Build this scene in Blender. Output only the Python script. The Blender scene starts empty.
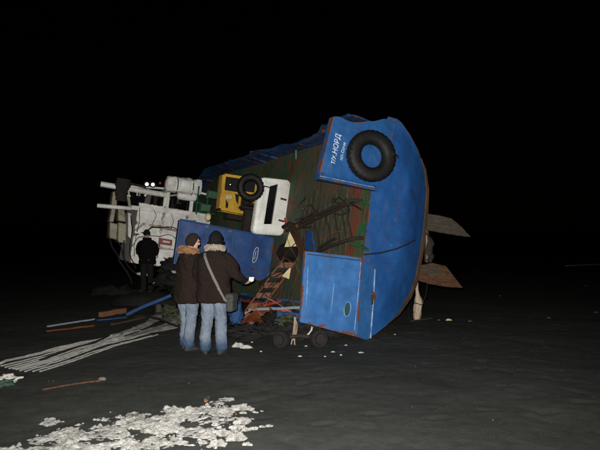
import bpy, bmesh, math, random
from mathutils import Vector, Matrix, noise, bvhtree
R = math.radians
rnd = random.Random(7)
scene = bpy.context.scene
col = scene.collection

# ------------------------------------------------------------------ camera
CAM_H = 1.6
cam_d = bpy.data.cameras.new('camera'); cam_d.lens = 35; cam_d.sensor_width = 36
cam_d.clip_start = 0.1; cam_d.clip_end = 2000
cam = bpy.data.objects.new('camera', cam_d); col.objects.link(cam)
cam.location = (0, 0, CAM_H); cam.rotation_euler = (R(90 + 1.77), 0, 0)
scene.camera = cam

# ------------------------------------------------------------------ night sky, faint moon, the photographer's flash
world = bpy.data.worlds.new('World'); scene.world = world; world.use_nodes = True
wn = world.node_tree.nodes; wl = world.node_tree.links
bg = wn['Background']; sky = wn.new('ShaderNodeTexSky'); sky.sky_type = 'NISHITA'; sky.sun_disc = False
sky.sun_elevation = R(3); sky.sun_rotation = R(200)
wl.new(sky.outputs[0], bg.inputs[0]); bg.inputs[1].default_value = 0.00012
sun_d = bpy.data.lights.new('moon', 'SUN'); sun_d.energy = 0.004; sun_d.angle = R(0.5); sun_d.color = (1, .95, .88)
sun = bpy.data.objects.new('moon', sun_d); col.objects.link(sun); sun.rotation_euler = (R(50), 0, R(-20))
fl_d = bpy.data.lights.new('camera_flash', 'SPOT'); fl_d.energy = 5500; fl_d.shadow_soft_size = 0.02
fl_d.spot_size = R(92); fl_d.spot_blend = 1.0; fl_d.color = (1.0, .985, .95)
fl = bpy.data.objects.new('camera_flash', fl_d); col.objects.link(fl)
fl.location = (-0.06, 0.0, CAM_H + 0.08)
fl.rotation_euler = (R(90 - 0.5), 0, R(0))

scene.view_settings.view_transform = 'Standard'; scene.view_settings.look = 'None'
scene.view_settings.exposure = 0; scene.view_settings.gamma = 1
scene.view_settings.use_curve_mapping = False

# ------------------------------------------------------------------ survey helpers (photo 600 x 450 -> places)
FPX = 600 * 35 / 36; PT = R(1.77)
_fw = Vector((0, math.cos(PT), math.sin(PT))); _up = Vector((0, -math.sin(PT), math.cos(PT)))
CP = Vector((0, 0, CAM_H))
def ray(u, v): return _fw + Vector((1, 0, 0)) * ((u - 300) / FPX) + _up * ((225 - v) / FPX)
def gnd(u, v, z=0.0):
    d = ray(u, v); t = (z - CAM_H) / d.z; return CP + d * t
def at(u, v, Y):
    d = ray(u, v); return CP + d * (Y / d.y)
# boat frame: x forward, y to port, z up of the boat (the boat lies on its port side)
TH, RO, PH = R(25), R(8.5), R(0.5)
BF = Vector((-math.sin(TH) * math.cos(PH), math.cos(TH) * math.cos(PH), math.sin(PH)))
_Uh = Vector((-math.cos(TH), -math.sin(TH), 0))
_N = BF.cross(_Uh)
if _N.z < 0: _N = -_N
BU = _Uh * math.cos(RO) + _N * math.sin(RO)
BS = _N * math.cos(RO) - _Uh * math.sin(RO)
BO = Vector((1.15, 9.75, 1.93))
BM = Matrix(((BF.x, -BS.x, BU.x, BO.x), (BF.y, -BS.y, BU.y, BO.y), (BF.z, -BS.z, BU.z, BO.z), (0, 0, 0, 1)))
BI = BM.inverted()
def B(x, s, z): return Vector((x, -s, z))            # boat point from forward, starboard, up
def hit(u, v, ax, val):
    n = (BF, BS, BU)[ax]; d = ray(u, v)
    t = (val + (BO - CP).dot(n)) / d.dot(n)
    return BI @ (CP + d * t)
def pix(p):
    d = BM @ Vector(p) - CP; z = d.dot(_fw); return 300 + FPX * d.x / z, 225 - FPX * d.dot(_up) / z
def HX(u, v, x): return hit(u, v, 0, x)              # on a plane across the boat
def HZ(u, v, z): return hit(u, v, 2, z)              # on a plane parallel to the deck

# ------------------------------------------------------------------ materials
MATS = {}
def ng(name):
    m = bpy.data.materials.new(name); m.use_nodes = True
    n = m.node_tree.nodes; l = m.node_tree.links
    return m, n, l, n['Principled BSDF']
def nz(n, l, vec, scale, detail=5, rough=.6, dist=0):
    t = n.new('ShaderNodeTexNoise'); t.inputs['Scale'].default_value = scale
    t.inputs['Detail'].default_value = detail; t.inputs['Roughness'].default_value = rough
    t.inputs['Distortion'].default_value = dist
    if vec is not None: l.new(vec, t.inputs['Vector'])
    return t.outputs['Fac']
def mapv(n, l, vec, sc):
    m = n.new('ShaderNodeMapping'); m.inputs['Scale'].default_value = sc; l.new(vec, m.inputs['Vector']); return m.outputs[0]
def ramp(n, l, fac, a, b, ca=(0, 0, 0, 1), cb=(1, 1, 1, 1)):
    r = n.new('ShaderNodeValToRGB'); e = r.color_ramp.elements
    e[0].position = a; e[1].position = b; e[0].color = ca; e[1].color = cb
    l.new(fac, r.inputs[0]); return r.outputs[0]
def mixc(n, l, fac, a, b, mode='MIX'):
    m = n.new('ShaderNodeMix'); m.data_type = 'RGBA'; m.blend_type = mode
    for k, v in ((0, fac), (6, a), (7, b)):
        s = m.inputs[k]
        if hasattr(v, 'node'): l.new(v, s)
        elif k == 0: s.default_value = v
        else: s.default_value = (*v, 1) if len(v) == 3 else v
    return m.outputs[2]
def mth(n, l, op, a, b):
    m = n.new('ShaderNodeMath'); m.operation = op
    for k, v in ((0, a), (1, b)):
        if hasattr(v, 'node'): l.new(v, m.inputs[k])
        else: m.inputs[k].default_value = v
    return m.outputs[0]
def bump(n, l, p, h, strength=.4, dist=.01):
    b = n.new('ShaderNodeBump'); b.inputs['Strength'].default_value = strength; b.inputs['Distance'].default_value = dist
    l.new(h, b.inputs['Height']); l.new(b.outputs[0], p.inputs['Normal'])
def coords(n): return n.new('ShaderNodeTexCoord').outputs['Object']
RUST = ((.16, .045, .012), (.055, .02, .01))
def paint(name, c, c2=None, rust=.5, rough=.5, streak=.35, scratch=True, wear_gain=.5, scale=1.0, spec=.5, rustc=RUST, grime=.6):
    """chipped, faded paint on dented steel; 'wear' on the mesh marks chipped edges and weld lines"""
    m, n, l, p = ng(name); v = coords(n)
    c2 = c2 or tuple(min(1, x * 1.7 + .01) for x in c)
    f1 = nz(n, l, v, 1.3 * scale, 6, .62)
    base = mixc(n, l, ramp(n, l, f1, .38, .68), c, c2)
    f2 = nz(n, l, mapv(n, l, v, (9 * scale, 2 * scale, 26 * scale)), 1, 5, .7)
    base = mixc(n, l, mth(n, l, 'MULTIPLY', ramp(n, l, f2, .52, .75), streak), base, tuple(x * .35 for x in c))
    gr = nz(n, l, mapv(n, l, v, (1, 1.6, 1)), 2.1 * scale, 7, .7, .6)
    base = mixc(n, l, mth(n, l, 'MULTIPLY', ramp(n, l, gr, .46, .72), grime), base, tuple(x * .18 + .006 for x in c))
    if scratch:
        f3 = nz(n, l, mapv(n, l, v, (40, 3, 3)), 2.5, 3, .6, 1.5)
        base = mixc(n, l, mth(n, l, 'MULTIPLY', ramp(n, l, f3, .67, .72), .22), base, tuple(min(1, x * 2 + .1) for x in c))
    f4 = nz(n, l, mapv(n, l, v, (5 * scale, .8 * scale, 16 * scale)), 1, 6, .72)
    base = mixc(n, l, mth(n, l, 'MULTIPLY', ramp(n, l, f4, .57, .70), .25 + rust * .6), base, tuple(.55 * q + .3 * w for q, w in zip(rustc[0], c)))
    a = n.new('ShaderNodeAttribute'); a.attribute_name = 'wear'
    r1 = nz(n, l, v, 3.2 * scale, 8, .72); r2 = nz(n, l, v, 21 * scale, 6, .7)
    rs = mth(n, l, 'ADD', mth(n, l, 'MULTIPLY', r1, .62), mth(n, l, 'MULTIPLY', r2, .38))
    wn2 = ramp(n, l, nz(n, l, v, 4.5 * scale, 5, .7), .38, .68)
    rs = mth(n, l, 'ADD', rs, mth(n, l, 'MULTIPLY', mth(n, l, 'MULTIPLY', a.outputs['Fac'], wn2), wear_gain))
    th = .78 - .3 * rust
    mask = ramp(n, l, rs, th, th + .05)
    rc = mixc(n, l, nz(n, l, v, 14, 5), rustc[0], rustc[1])
    l.new(mixc(n, l, mask, base, rc), p.inputs['Base Color'])
    rr = mth(n, l, 'ADD', mth(n, l, 'MULTIPLY', mask, .35), rough); l.new(rr, p.inputs['Roughness'])
    p.inputs['Specular IOR Level'].default_value = spec
    h = mth(n, l, 'ADD', mth(n, l, 'MULTIPLY', nz(n, l, v, 5 * scale, 4), .7), mth(n, l, 'MULTIPLY', mask, -.25))
    h = mth(n, l, 'ADD', h, mth(n, l, 'MULTIPLY', r2, .15))
    bump(n, l, p, h, .45, .02)
    MATS[name] = m; return m
def rough_mat(name, c, c2, scale=6, rough=.85, bs=.6, bd=.01, stretch=(1, 1, 1), spec=.3, detail=6):
    m, n, l, p = ng(name); v = mapv(n, l, coords(n), stretch)
    f = nz(n, l, v, scale, detail, .65)
    l.new(mixc(n, l, ramp(n, l, f, .32, .7), c, c2), p.inputs['Base Color'])
    p.inputs['Roughness'].default_value = rough; p.inputs['Specular IOR Level'].default_value = spec
    bump(n, l, p, nz(n, l, v, scale * 3, 6, .7), bs, bd)
    MATS[name] = m; return m

paint('hull_blue', (.008, .058, .195), (.010, .070, .225), rust=.46, grime=.35)
paint('panel_blue', (.020, .098, .270), (.034, .130, .335), rust=.46, streak=.35, grime=.45)
paint('name_blue', (.009, .066, .20), (.013, .083, .24), rust=.48, streak=.3, grime=.5)
paint('dark_blue', (.006, .042, .155), (.008, .054, .19), rust=.44, grime=.6)
paint('bulwark_blue', (.005, .026, .085), (.009, .040, .12), rust=.55, grime=.9, streak=.8)
paint('white_paint', (.66, .64, .58), (.80, .79, .75), rust=.42, streak=.5, grime=.5, rustc=((.22, .09, .03), (.10, .04, .015)))
paint('cream_paint', (.26, .225, .14), (.38, .335, .22), rust=.5, grime=.9)
paint('yellow_paint', (.52, .29, .012), (.62, .37, .02), rust=.28)
paint('green_paint', (.012, .075, .03), (.02, .10, .04), rust=.45)
paint('red_paint', (.20, .03, .015), (.25, .045, .02), rust=.35)
paint('rusty_steel', (.055, .024, .012), (.03, .017, .011), rust=.45, streak=.6)
paint('bottom_paint', (.035, .024, .014), (.075, .036, .016), rust=.45, streak=.8, grime=.8)
paint('orange_board', (.16, .045, .014), (.11, .032, .012), rust=.45, streak=.8, grime=.8)
rough_mat('dark_steel', (.010, .009, .008), (.026, .018, .013), 9)
rough_mat('black', (.006, .006, .006), (.014, .013, .012), 12)
rough_mat('rubber', (.004, .004, .004), (.009, .0085, .008), 14, rough=.55, bs=.6, spec=.22)
rough_mat('grey_wood', (.085, .070, .052), (.035, .028, .02), 5, stretch=(1, 7, 1), bs=.9, bd=.02)
rough_mat('brown_wood', (.13, .060, .026), (.03, .016, .010), 5, stretch=(6, 6, 1.2), bs=.9, bd=.02)
rough_mat('plank_wood', (.085, .075, .045), (.018, .026, .014), 5, stretch=(7, 1, 3), bs=.9, bd=.01)
rough_mat('pale_wood', (.50, .40, .30), (.30, .22, .15), 7, stretch=(4, 4, 1))
rough_mat('cream_board', (.60, .52, .30), (.45, .36, .18), 7)
rough_mat('salmon_wood', (.22, .10, .055), (.11, .05, .028), 9, stretch=(2, 6, 6))
rough_mat('blue_plastic', (.014, .045, .12), (.022, .065, .17), 8)
rough_mat('pale_blue_wood', (.24, .30, .32), (.14, .17, .18), 9, stretch=(1, 6, 6))
rough_mat('white_plastic', (.42, .41, .38), (.20, .19, .175), 11, rough=.6)
rough_mat('rope', (.36, .27, .20), (.22, .16, .11), 60)
rough_mat('green_rope', (.03, .075, .05), (.05, .08, .06), 60)
rough_mat('olive_debris', (.045, .06, .025), (.02, .022, .014), 14)
rough_mat('scrap_white', (.55, .53, .48), (.32, .30, .26), 14)
rough_mat('coat_brown', (.019, .0125, .0085), (.011, .0075, .0055), 28, rough=.95, bs=.5, bd=.004, spec=.1)
rough_mat('coat_dark', (.017, .011, .0085), (.010, .007, .0055), 28, rough=.95, bs=.5, bd=.004, spec=.1)
rough_mat('coat_black', (.005, .005, .0055), (.003, .003, .0035), 28, rough=.95, spec=.1)
rough_mat('trousers_dark', (.014, .0135, .011), (.009, .0085, .0075), 22, rough=.95, spec=.1)
def mat_denim():
    m, n, l, p = ng('denim'); v = coords(n)
    c = mixc(n, l, ramp(n, l, nz(n, l, v, 7, 6, .65), .35, .7), (.10, .125, .165), (.19, .215, .255))
    c = mixc(n, l, ramp(n, l, nz(n, l, mapv(n, l, v, (60, 60, 25)), 2, 4), .4, .8), c, (.075, .095, .13))
    sx = n.new('ShaderNodeSeparateXYZ'); l.new(v, sx.inputs[0])
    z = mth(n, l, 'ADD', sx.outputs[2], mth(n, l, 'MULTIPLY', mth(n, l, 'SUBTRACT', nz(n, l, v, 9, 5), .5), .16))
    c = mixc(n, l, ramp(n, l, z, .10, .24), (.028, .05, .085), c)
    l.new(c, p.inputs['Base Color']); p.inputs['Roughness'].default_value = .95; p.inputs['Specular IOR Level'].default_value = .1
    bump(n, l, p, nz(n, l, v, 25, 6, .7), .6, .006); MATS['denim'] = m
mat_denim()
rough_mat('wet_denim', (.035, .065, .12), (.05, .085, .15), 9, rough=.8, bs=.4, bd=.004, spec=.2)
rough_mat('skin', (.40, .21, .15), (.48, .27, .20), 9, rough=.6, bs=.1, bd=.003)
rough_mat('hair', (.010, .007, .005), (.026, .017, .012), 40, stretch=(5, 5, 1), bs=.9)
rough_mat('knit', (.006, .006, .007), (.011, .011, .012), 70, bs=.9, bd=.006, spec=.1)
rough_mat('fur_brown', (.15, .075, .035), (.26, .15, .075), 30, rough=1, spec=.1)
rough_mat('fur_pale', (.36, .31, .25), (.20, .16, .12), 30, rough=1, spec=.1)
rough_mat('strap', (.16, .145, .13), (.11, .10, .09), 60, spec=.2)
rough_mat('bag', (.05, .05, .045), (.03, .03, .028), 40)
rough_mat('shoe', (.012, .012, .012), (.025, .022, .02), 20, rough=.6)
def mat_snow():
    m, n, l, p = ng('snow'); v = coords(n)
    c = mixc(n, l, ramp(n, l, nz(n, l, v, 11, 9, .7), .35, .68), (.64, .625, .585), (.34, .315, .275))
    c = mixc(n, l, ramp(n, l, nz(n, l, v, 5, 8, .75), .55, .66), c, (.10, .088, .07))
    c = mixc(n, l, ramp(n, l, nz(n, l, v, 70, 4, .7), .60, .70), c, (.07, .062, .05))
    l.new(c, p.inputs['Base Color']); p.inputs['Roughness'].default_value = .95
    bump(n, l, p, mth(n, l, 'ADD', nz(n, l, v, 30, 8, .75), nz(n, l, v, 110, 4, .7)), 1.0, .03); MATS['snow'] = m
mat_snow()
rough_mat('pebble', (.022, .022, .0195), (.013, .013, .012), 20)
rough_mat('pale_pebble', (.15, .145, .13), (.08, .077, .07), 20)
def plain(name, c, rough=.5, metal=0, emis=0):
    m, n, l, p = ng(name); p.inputs['Base Color'].default_value = (*c, 1); p.inputs['Roughness'].default_value = rough
    p.inputs['Metallic'].default_value = metal
    if emis:
        p.inputs['Emission Color'].default_value = (1, .97, .9, 1); p.inputs['Emission Strength'].default_value = emis
    MATS[name] = m; return m
rough_mat('letter_white', (.30, .36, .42), (.66, .66, .64), 22, rough=.6, bs=.1)
plain('paper', (.55, .54, .50), .7)
plain('glass_dark', (.004, .004, .005), .08)
plain('glint_glass', (.9, .9, .88), .2, 0, 2.5)  # emission stands in for the flash glint on the lens
plain('chrome', (.6, .6, .6), .25, 1)
rough_mat('seam', (.02, .085, .24), (.34, .42, .50), 9, rough=.6, bs=.2)
rough_mat('lamp_dark', (.02, .02, .02), (.03, .03, .03), 9)

def mat_deck():
    m, n, l, p = ng('deck'); v = coords(n)
    sx = n.new('ShaderNodeSeparateXYZ'); l.new(v, sx.inputs[0])
    wob = mth(n, l, 'ADD', sx.outputs[0], mth(n, l, 'MULTIPLY', mth(n, l, 'SUBTRACT', nz(n, l, v, 2.2, 6, .7), .5), .5))
    r = n.new('ShaderNodeValToRGB'); l.new(mth(n, l, 'DIVIDE', wob, 12), r.inputs[0])
    cr = r.color_ramp; cr.interpolation = 'LINEAR'
    cr.elements[0].position = 0; cr.elements[0].color = (.015, .085, .03, 1)
    cr.elements[1].position = 1; cr.elements[1].color = (.02, .05, .03, 1)
    for pos, c in ((.026, (.015, .09, .03)), (.033, (.17, .035, .018)), (.058, (.14, .03, .015)), (.07, (.07, .075, .04)), (.16, (.045, .065, .032)), (.3, (.03, .07, .035)), (.5, (.014, .075, .032))):
        e = cr.elements.new(pos); e.color = (*c, 1)
    rs = nz(n, l, v, 2.6, 8, .75)
    c = mixc(n, l, ramp(n, l, rs, .46, .6), r.outputs[0], (.115, .045, .02))
    st = nz(n, l, mapv(n, l, v, (9, 1.2, 1)), 1.5, 6, .7)
    c = mixc(n, l, ramp(n, l, st, .5, .7), c, (.018, .016, .012))
    sp = nz(n, l, v, 9, 8, .75)
    c = mixc(n, l, ramp(n, l, sp, .62, .68), c, (.13, .12, .10))
    l.new(c, p.inputs['Base Color']); p.inputs['Roughness'].default_value = .7
    bump(n, l, p, mth(n, l, 'ADD', rs, sp), .6, .02)
    MATS['deck'] = m
mat_deck()
def mat_sand():
    m, n, l, p = ng('black_sand'); v = coords(n)
    f = nz(n, l, v, .55, 6, .6); g = nz(n, l, v, 7, 8, .7); k = nz(n, l, v, 160, 3, .7)
    c = mixc(n, l, ramp(n, l, f, .35, .68), (.031, .0325, .0285), (.050, .0515, .0455))
    c = mixc(n, l, ramp(n, l, g, .45, .75), c, (.023, .025, .022))
    c = mixc(n, l, mth(n, l, 'MULTIPLY', ramp(n, l, k, .5, .75), .6), c, (.07, .068, .06))
    vo = n.new('ShaderNodeTexVoronoi'); vo.inputs['Scale'].default_value = 38; l.new(v, vo.inputs['Vector'])
    w = n.new('ShaderNodeTexWhiteNoise'); l.new(vo.outputs['Position'], w.inputs['Vector'])
    dot = mth(n, l, 'MULTIPLY', mth(n, l, 'LESS_THAN', vo.outputs['Distance'], .25), mth(n, l, 'GREATER_THAN', w.outputs['Value'], .992))
    c = mixc(n, l, mth(n, l, 'MULTIPLY', dot, .25), c, (.11, .105, .095))
    l.new(c, p.inputs['Base Color']); p.inputs['Roughness'].default_value = .9; p.inputs['Specular IOR Level'].default_value = .15
    h = mth(n, l, 'ADD', mth(n, l, 'MULTIPLY', g, .6), mth(n, l, 'MULTIPLY', k, .25))
    bump(n, l, p, h, .7, .03)
    MATS['black_sand'] = m
mat_sand()

# ------------------------------------------------------------------ mesh helpers
def link(o): col.objects.link(o); return o
def fbm(p, s=1.0, o=4): return noise.fractal(Vector(p) * s, .6, 2.1, o)
class MB:
    def __init__(s): s.v = []; s.f = []; s.w = []
    def add(s, vs, fs, w=None):
        o = len(s.v); s.v += [Vector(q) for q in vs]; s.f += [tuple(i + o for i in f) for f in fs]
        s.w += list(w) if w else [0.0] * len(vs); return s
    def box(s, c, size, ax=None):
        c = Vector(c); a = ax or (Vector((1, 0, 0)), Vector((0, 1, 0)), Vector((0, 0, 1)))
        vs = [c + a[0] * (i * size[0] / 2) + a[1] * (j * size[1] / 2) + a[2] * (k * size[2] / 2) for i in (-1, 1) for j in (-1, 1) for k in (-1, 1)]
        return s.add(vs, [(0, 1, 3, 2), (4, 6, 7, 5), (0, 4, 5, 1), (2, 3, 7, 6), (0, 2, 6, 4), (1, 5, 7, 3)], [.25] * 8)
    def bar(s, a, b, w, h, upv=(0, 0, 1)):
        a = Vector(a); b = Vector(b); d = (b - a); L = d.length; d.normalize()
        y = Vector(upv).cross(d)
        if y.length < 1e-3: y = Vector((1, 0, 0)).cross(d)
        y.normalize(); z = d.cross(y)
        return s.box((a + b) / 2, (L, w, h), (d, y, z))
    def rings(s, rs, closed=True, cap=True, w=None):
        n = len(rs[0]); vs = [q for r in rs for q in r]; fs = []
        for i in range(len(rs) - 1):
            for j in range(n if closed else n - 1):
                k = (j + 1) % n; fs.append((i * n + j, i * n + k, (i + 1) * n + k, (i + 1) * n + j))
        if cap and closed:
            fs.append(tuple(range(n - 1, -1, -1))); fs.append(tuple(range((len(rs) - 1) * n, len(rs) * n)))
        return s.add(vs, fs, w)
    def tube(s, pts, r, n=8, cap=True, flat=1.0):
        pts = [Vector(p) for p in pts]; rs = r if isinstance(r, (list, tuple)) else [r] * len(pts)
        t0 = (pts[1] - pts[0]).normalized(); a = t0.orthogonal().normalized(); out = []
        for i, p in enumerate(pts):
            t = (pts[min(i + 1, len(pts) - 1)] - pts[max(i - 1, 0)]).normalized()
            a = (a - t * a.dot(t)).normalized(); b = t.cross(a)
            out.append([p + (a * math.cos(2 * math.pi * k / n) + b * math.sin(2 * math.pi * k / n) * flat) * rs[i] for k in range(n)])
        return s.rings(out, True, cap)
    def prism(s, poly, off, w=None):
        n = len(poly); off = Vector(off); vs = [Vector(p) for p in poly] + [Vector(p) + off for p in poly]
        fs = [tuple(range(n - 1, -1, -1)), tuple(range(n, 2 * n))] + [(i, (i + 1) % n, n + (i + 1) % n, n + i) for i in range(n)]
        return s.add(vs, fs, w)
    def ellipsoid(s, c, r, M=None, nu=20, nv=12):
        c = Vector(c); vs = []
        for i in range(1, nv):
            t = math.pi * i / nv
            for j in range(nu):
                a = 2 * math.pi * j / nu
                q = Vector((r[0] * math.sin(t) * math.cos(a), r[1] * math.sin(t) * math.sin(a), r[2] * math.cos(t)))
                vs.append(c + (M @ q if M else q))
        top = len(vs); q = Vector((0, 0, r[2])); vs += [c + (M @ q if M else q), c - (M @ q if M else q)]
        fs = []
        for i in range(nv - 2):
            for j in range(nu):
                k = (j + 1) % nu; fs.append((i * nu + j, (i + 1) * nu + j, (i + 1) * nu + k, i * nu + k))
        for j in range(nu):
            k = (j + 1) % nu; fs.append((top, j, k)); fs.append((top + 1, (nv - 2) * nu + k, (nv - 2) * nu + j))
        return s.add(vs, fs)
    def grid(s, fn, nu, nv, thick=None, dent=0, dscale=1.5, edge=.05, seed=0, back=True):
        """plate: fn(a,b) -> point, a,b in 0..1; thick = offset vector; wear rises towards its borders"""
        P = [[Vector(fn(i / nu, j / nv)) for j in range(nv + 1)] for i in range(nu + 1)]
        nrm = (P[nu][0] - P[0][0]).cross(P[0][nv] - P[0][0]).normalized()
        if thick is not None and nrm.dot(Vector(thick)) > 0: nrm = -nrm
        lu = (P[nu][nv // 2] - P[0][nv // 2]).length; lv = (P[nu // 2][nv] - P[nu // 2][0]).length
        vs = []; ws = []
        for i in range(nu + 1):
            for j in range(nv + 1):
                p = P[i][j]; d = min(min(i, nu - i) / nu * lu, min(j, nv - j) / nv * lv)
                q = p + Vector((seed * 3.1, seed * 1.7, 0))
                vs.append(p + nrm * (dent * (fbm(q, dscale, 3) * min(1, .25 + d / .2))))
                ws.append(max(0, 1 - d / edge))
        fs = [(i * (nv + 1) + j, (i + 1) * (nv + 1) + j, (i + 1) * (nv + 1) + j + 1, i * (nv + 1) + j + 1) for i in range(nu) for j in range(nv)]
        if thick is not None:
            t = Vector(thick); N = len(vs); vs += [v + t for v in vs]; ws += [w * .3 for w in ws]
            fs += [tuple(k + N for k in f) for f in fs]
            bd = [i * (nv + 1) for i in range(nu + 1)] + [nu * (nv + 1) + j for j in range(1, nv + 1)] + [i * (nv + 1) + nv for i in range(nu - 1, -1, -1)] + [j for j in range(nv - 1, 0, -1)]
            fs += [(bd[k], bd[(k + 1) % len(bd)], bd[(k + 1) % len(bd)] + N, bd[k] + N) for k in range(len(bd))]
        return s.add(vs, fs, ws)
    def mesh(s, name):
        me = bpy.data.meshes.new(name); me.from_pydata([tuple(v) for v in s.v], [], s.f)
        a = me.attributes.new('wear', 'FLOAT', 'POINT'); a.data.foreach_set('value', s.w)
        bm = bmesh.new(); bm.from_mesh(me); bmesh.ops.recalc_face_normals(bm, faces=bm.faces); bm.to_mesh(me); bm.free()
        return me
    def build(s, name, mat, parent=None, smooth=False, bevel=0, origin=None):
        if origin is not None:
            o_ = Vector(origin); s.v = [v - o_ for v in s.v]
        me = s.mesh(name); o = bpy.data.objects.new(name, me)
        me.materials.append(MATS[mat] if isinstance(mat, str) else mat)
        if smooth:
            for p in me.polygons: p.use_smooth = True
            if smooth != 'all':
                me.set_sharp_from_angle(angle=R(38))
        if bevel:
            bv = o.modifiers.new('bevel', 'BEVEL'); bv.width = bevel; bv.segments = 2; bv.limit_method = 'ANGLE'
        link(o)
        if parent: o.parent = parent
        if origin is not None: o.location = Vector(origin)
        return o
def roughen(mb, amp, sc, seed=0):
    for i, v in enumerate(mb.v):
        q = v * sc + Vector((seed, seed * 2.3, 0)); mb.v[i] = v + Vector((noise.noise(q), noise.noise(q + Vector((9, 0, 0))), noise.noise(q + Vector((0, 9, 0))))) * amp
    return mb
def thing(name, label, cat, loc=(0, 0, 0), rz=0, group=None):
    o = link(bpy.data.objects.new(name, None)); o.location = loc; o.rotation_euler = (0, 0, rz); o.empty_display_size = .2
    o['label'] = label; o['category'] = cat
    if group: o['group'] = group
    return o
def tag(o, label, cat, group=None):
    o['label'] = label; o['category'] = cat
    if group: o['group'] = group
    return o
def evaluated(o):
    dg = bpy.context.evaluated_depsgraph_get(); dg.update()
    return bpy.data.meshes.new_from_object(o.evaluated_get(dg))
def fuse(mb, voxel, smooth=2, fold=None):
    """one continuous surface out of overlapping lofts"""
    me = mb.mesh('fuse'); o = link(bpy.data.objects.new('fuse', me))
    r = o.modifiers.new('r', 'REMESH'); r.mode = 'VOXEL'; r.voxel_size = voxel
    if smooth:
        s = o.modifiers.new('s', 'SMOOTH'); s.factor = .5; s.iterations = smooth
    out = evaluated(o); bpy.data.objects.remove(o); bpy.data.meshes.remove(me)
    if fold:
        ns = [v.normal.copy() for v in out.vertices]
        for v, nn in zip(out.vertices, ns): v.co = v.co + nn * fold(v.co, nn)
    for p in out.polygons: p.use_smooth = True
    return out
def mobj(name, me, mat, parent=None):
    o = link(bpy.data.objects.new(name, me)); me.materials.clear(); me.materials.append(MATS[mat]); o.parent = parent; return o
def cut(o, cutters):
    for c in cutters:
        b = o.modifiers.new('cut', 'BOOLEAN'); b.operation = 'DIFFERENCE'; b.object = c; b.solver = 'EXACT'
    me = evaluated(o); o.modifiers.clear(); old = o.data; o.data = me; bpy.data.meshes.remove(old)
    for c in cutters: bpy.data.objects.remove(c)
def catenary(a, b, sag, n=14, wob=0, seed=0):
    a = Vector(a); b = Vector(b); out = []
    for i in range(n + 1):
        t = i / n; p = a.lerp(b, t); p.z -= sag * 4 * t * (1 - t)
        if wob: p += Vector((noise.noise((t * 5, seed, 0)), noise.noise((t * 5, seed, 7)), noise.noise((t * 5, seed, 14)))) * wob * math.sin(math.pi * t)
        out.append(p)
    return out

# ------------------------------------------------------------------ ground
fr = random.Random(12); PRINTS = {}
def add_print(x, y, a):
    for i in range(-1, 2):
        for j in range(-1, 2): PRINTS.setdefault((int(x // .4) + i, int(y // .4) + j), []).append((x, y, math.cos(a), math.sin(a)))
for _t in range(9):
    x_, y_, a_ = fr.uniform(-4, 5), fr.uniform(4, 9), fr.uniform(0, 6.28)
    for k_ in range(14):
        sd = .1 * (1 if k_ % 2 else -1); add_print(x_ - sd * math.sin(a_), y_ + sd * math.cos(a_), a_ + fr.uniform(-.2, .2)); x_ += .55 * math.cos(a_); y_ += .55 * math.sin(a_); a_ += fr.uniform(-.15, .15)
def prints_h(x, y):
    h = 0
    for px, py, c, s_ in PRINTS.get((int(x // .4), int(y // .4)), ()):
        u = ((x - px) * c + (y - py) * s_) / .145; v = (-(x - px) * s_ + (y - py) * c) / .06; r = u * u + v * v
        if r < 3: h += -.012 * math.exp(-r * r) + .004 * math.exp(-(r - 1.6) ** 2 * 3)
    return h
def ground_h(x, y):
    near = 1 / (1 + max(0, y - 22) / 10)
    h = fbm((x, y, 0), .35, 3) * .03 + fbm((x, y, 5), 1.6, 4) * .009
    h += fbm((x, y, 9), 6, 3) * .005
    return h * near + prints_h(x, y)
def build_ground():
    def axis(lo, hi, fine, a, b, ratio=1.25):
        v = []; t = a
        while t <= b: v.append(t); t += fine
        st = fine; t = b
        while t < hi: st *= ratio; t += st; v.append(t)
        st = fine; t = a; pre = []
        while t > lo: st *= ratio; t -= st; pre.append(t)
        return pre[::-1] + v
    X = axis(-900, 900, .045, -6, 7); Y = axis(-60, 1500, .045, 3.4, 13)
    vs = [(x, y, ground_h(x, y)) for x in X for y in Y]; ny = len(Y)
    fs = [(i * ny + j, (i + 1) * ny + j, (i + 1) * ny + j + 1, i * ny + j + 1) for i in range(len(X) - 1) for j in range(ny - 1)]
    me = bpy.data.meshes.new('ground'); me.from_pydata(vs, [], fs)
    for p in me.polygons: p.use_smooth = True
    me.materials.append(MATS['black_sand']); o = link(bpy.data.objects.new('ground', me)); o['kind'] = 'structure'
build_ground()
def G(u, v, dz=0):
    p = gnd(u, v); p.z = ground_h(p.x, p.y) + dz; return p

# ------------------------------------------------------------------ the wrecked boat
boat = thing('fishing_boat', 'wrecked blue steel fishing boat lying on its side on the dark beach', 'boat')
boat.matrix_world = BM
PROF = [(1.66, 0.0), (1.80, -.10), (1.87, -.22), (1.86, -.34), (1.65, -.60), (1.43, -.80), (1.11, -.98), (.77, -1.07), (.40, -1.10), (0, -1.11)]
def interp(x, tab):
    for (a, va), (b, vb) in zip(tab, tab[1:]):
        if x <= b: t = max(0, (x - a) / (b - a)); t = t * t * (3 - 2 * t) if len(tab) > 2 else t; return va + (vb - va) * t
    return tab[-1][1]
def bs(x): return interp(x, [(0, 1.0), (4, 1.02), (8, .98), (10.5, .66), (12.4, .06)])
def ds(x): return interp(x, [(0, 1.0), (5, 1.22), (9, 1.3), (12.4, .8)])
def sh(x): return interp(x, [(0, 0), (5, .02), (9, .25), (12.4, .8)])
def edge(x): return 1.66 * bs(x)
XS = [0, .7, 1.2, 2, 3, 4, 5, 6, 7, 8, 9, 9.8, 10.5, 11.2, 11.8, 12.4]
def turn(y): return .30 * max(0, 1 - (abs(y) / 1.72) ** 4)          # how far the stern rounds forward at its rim
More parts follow.
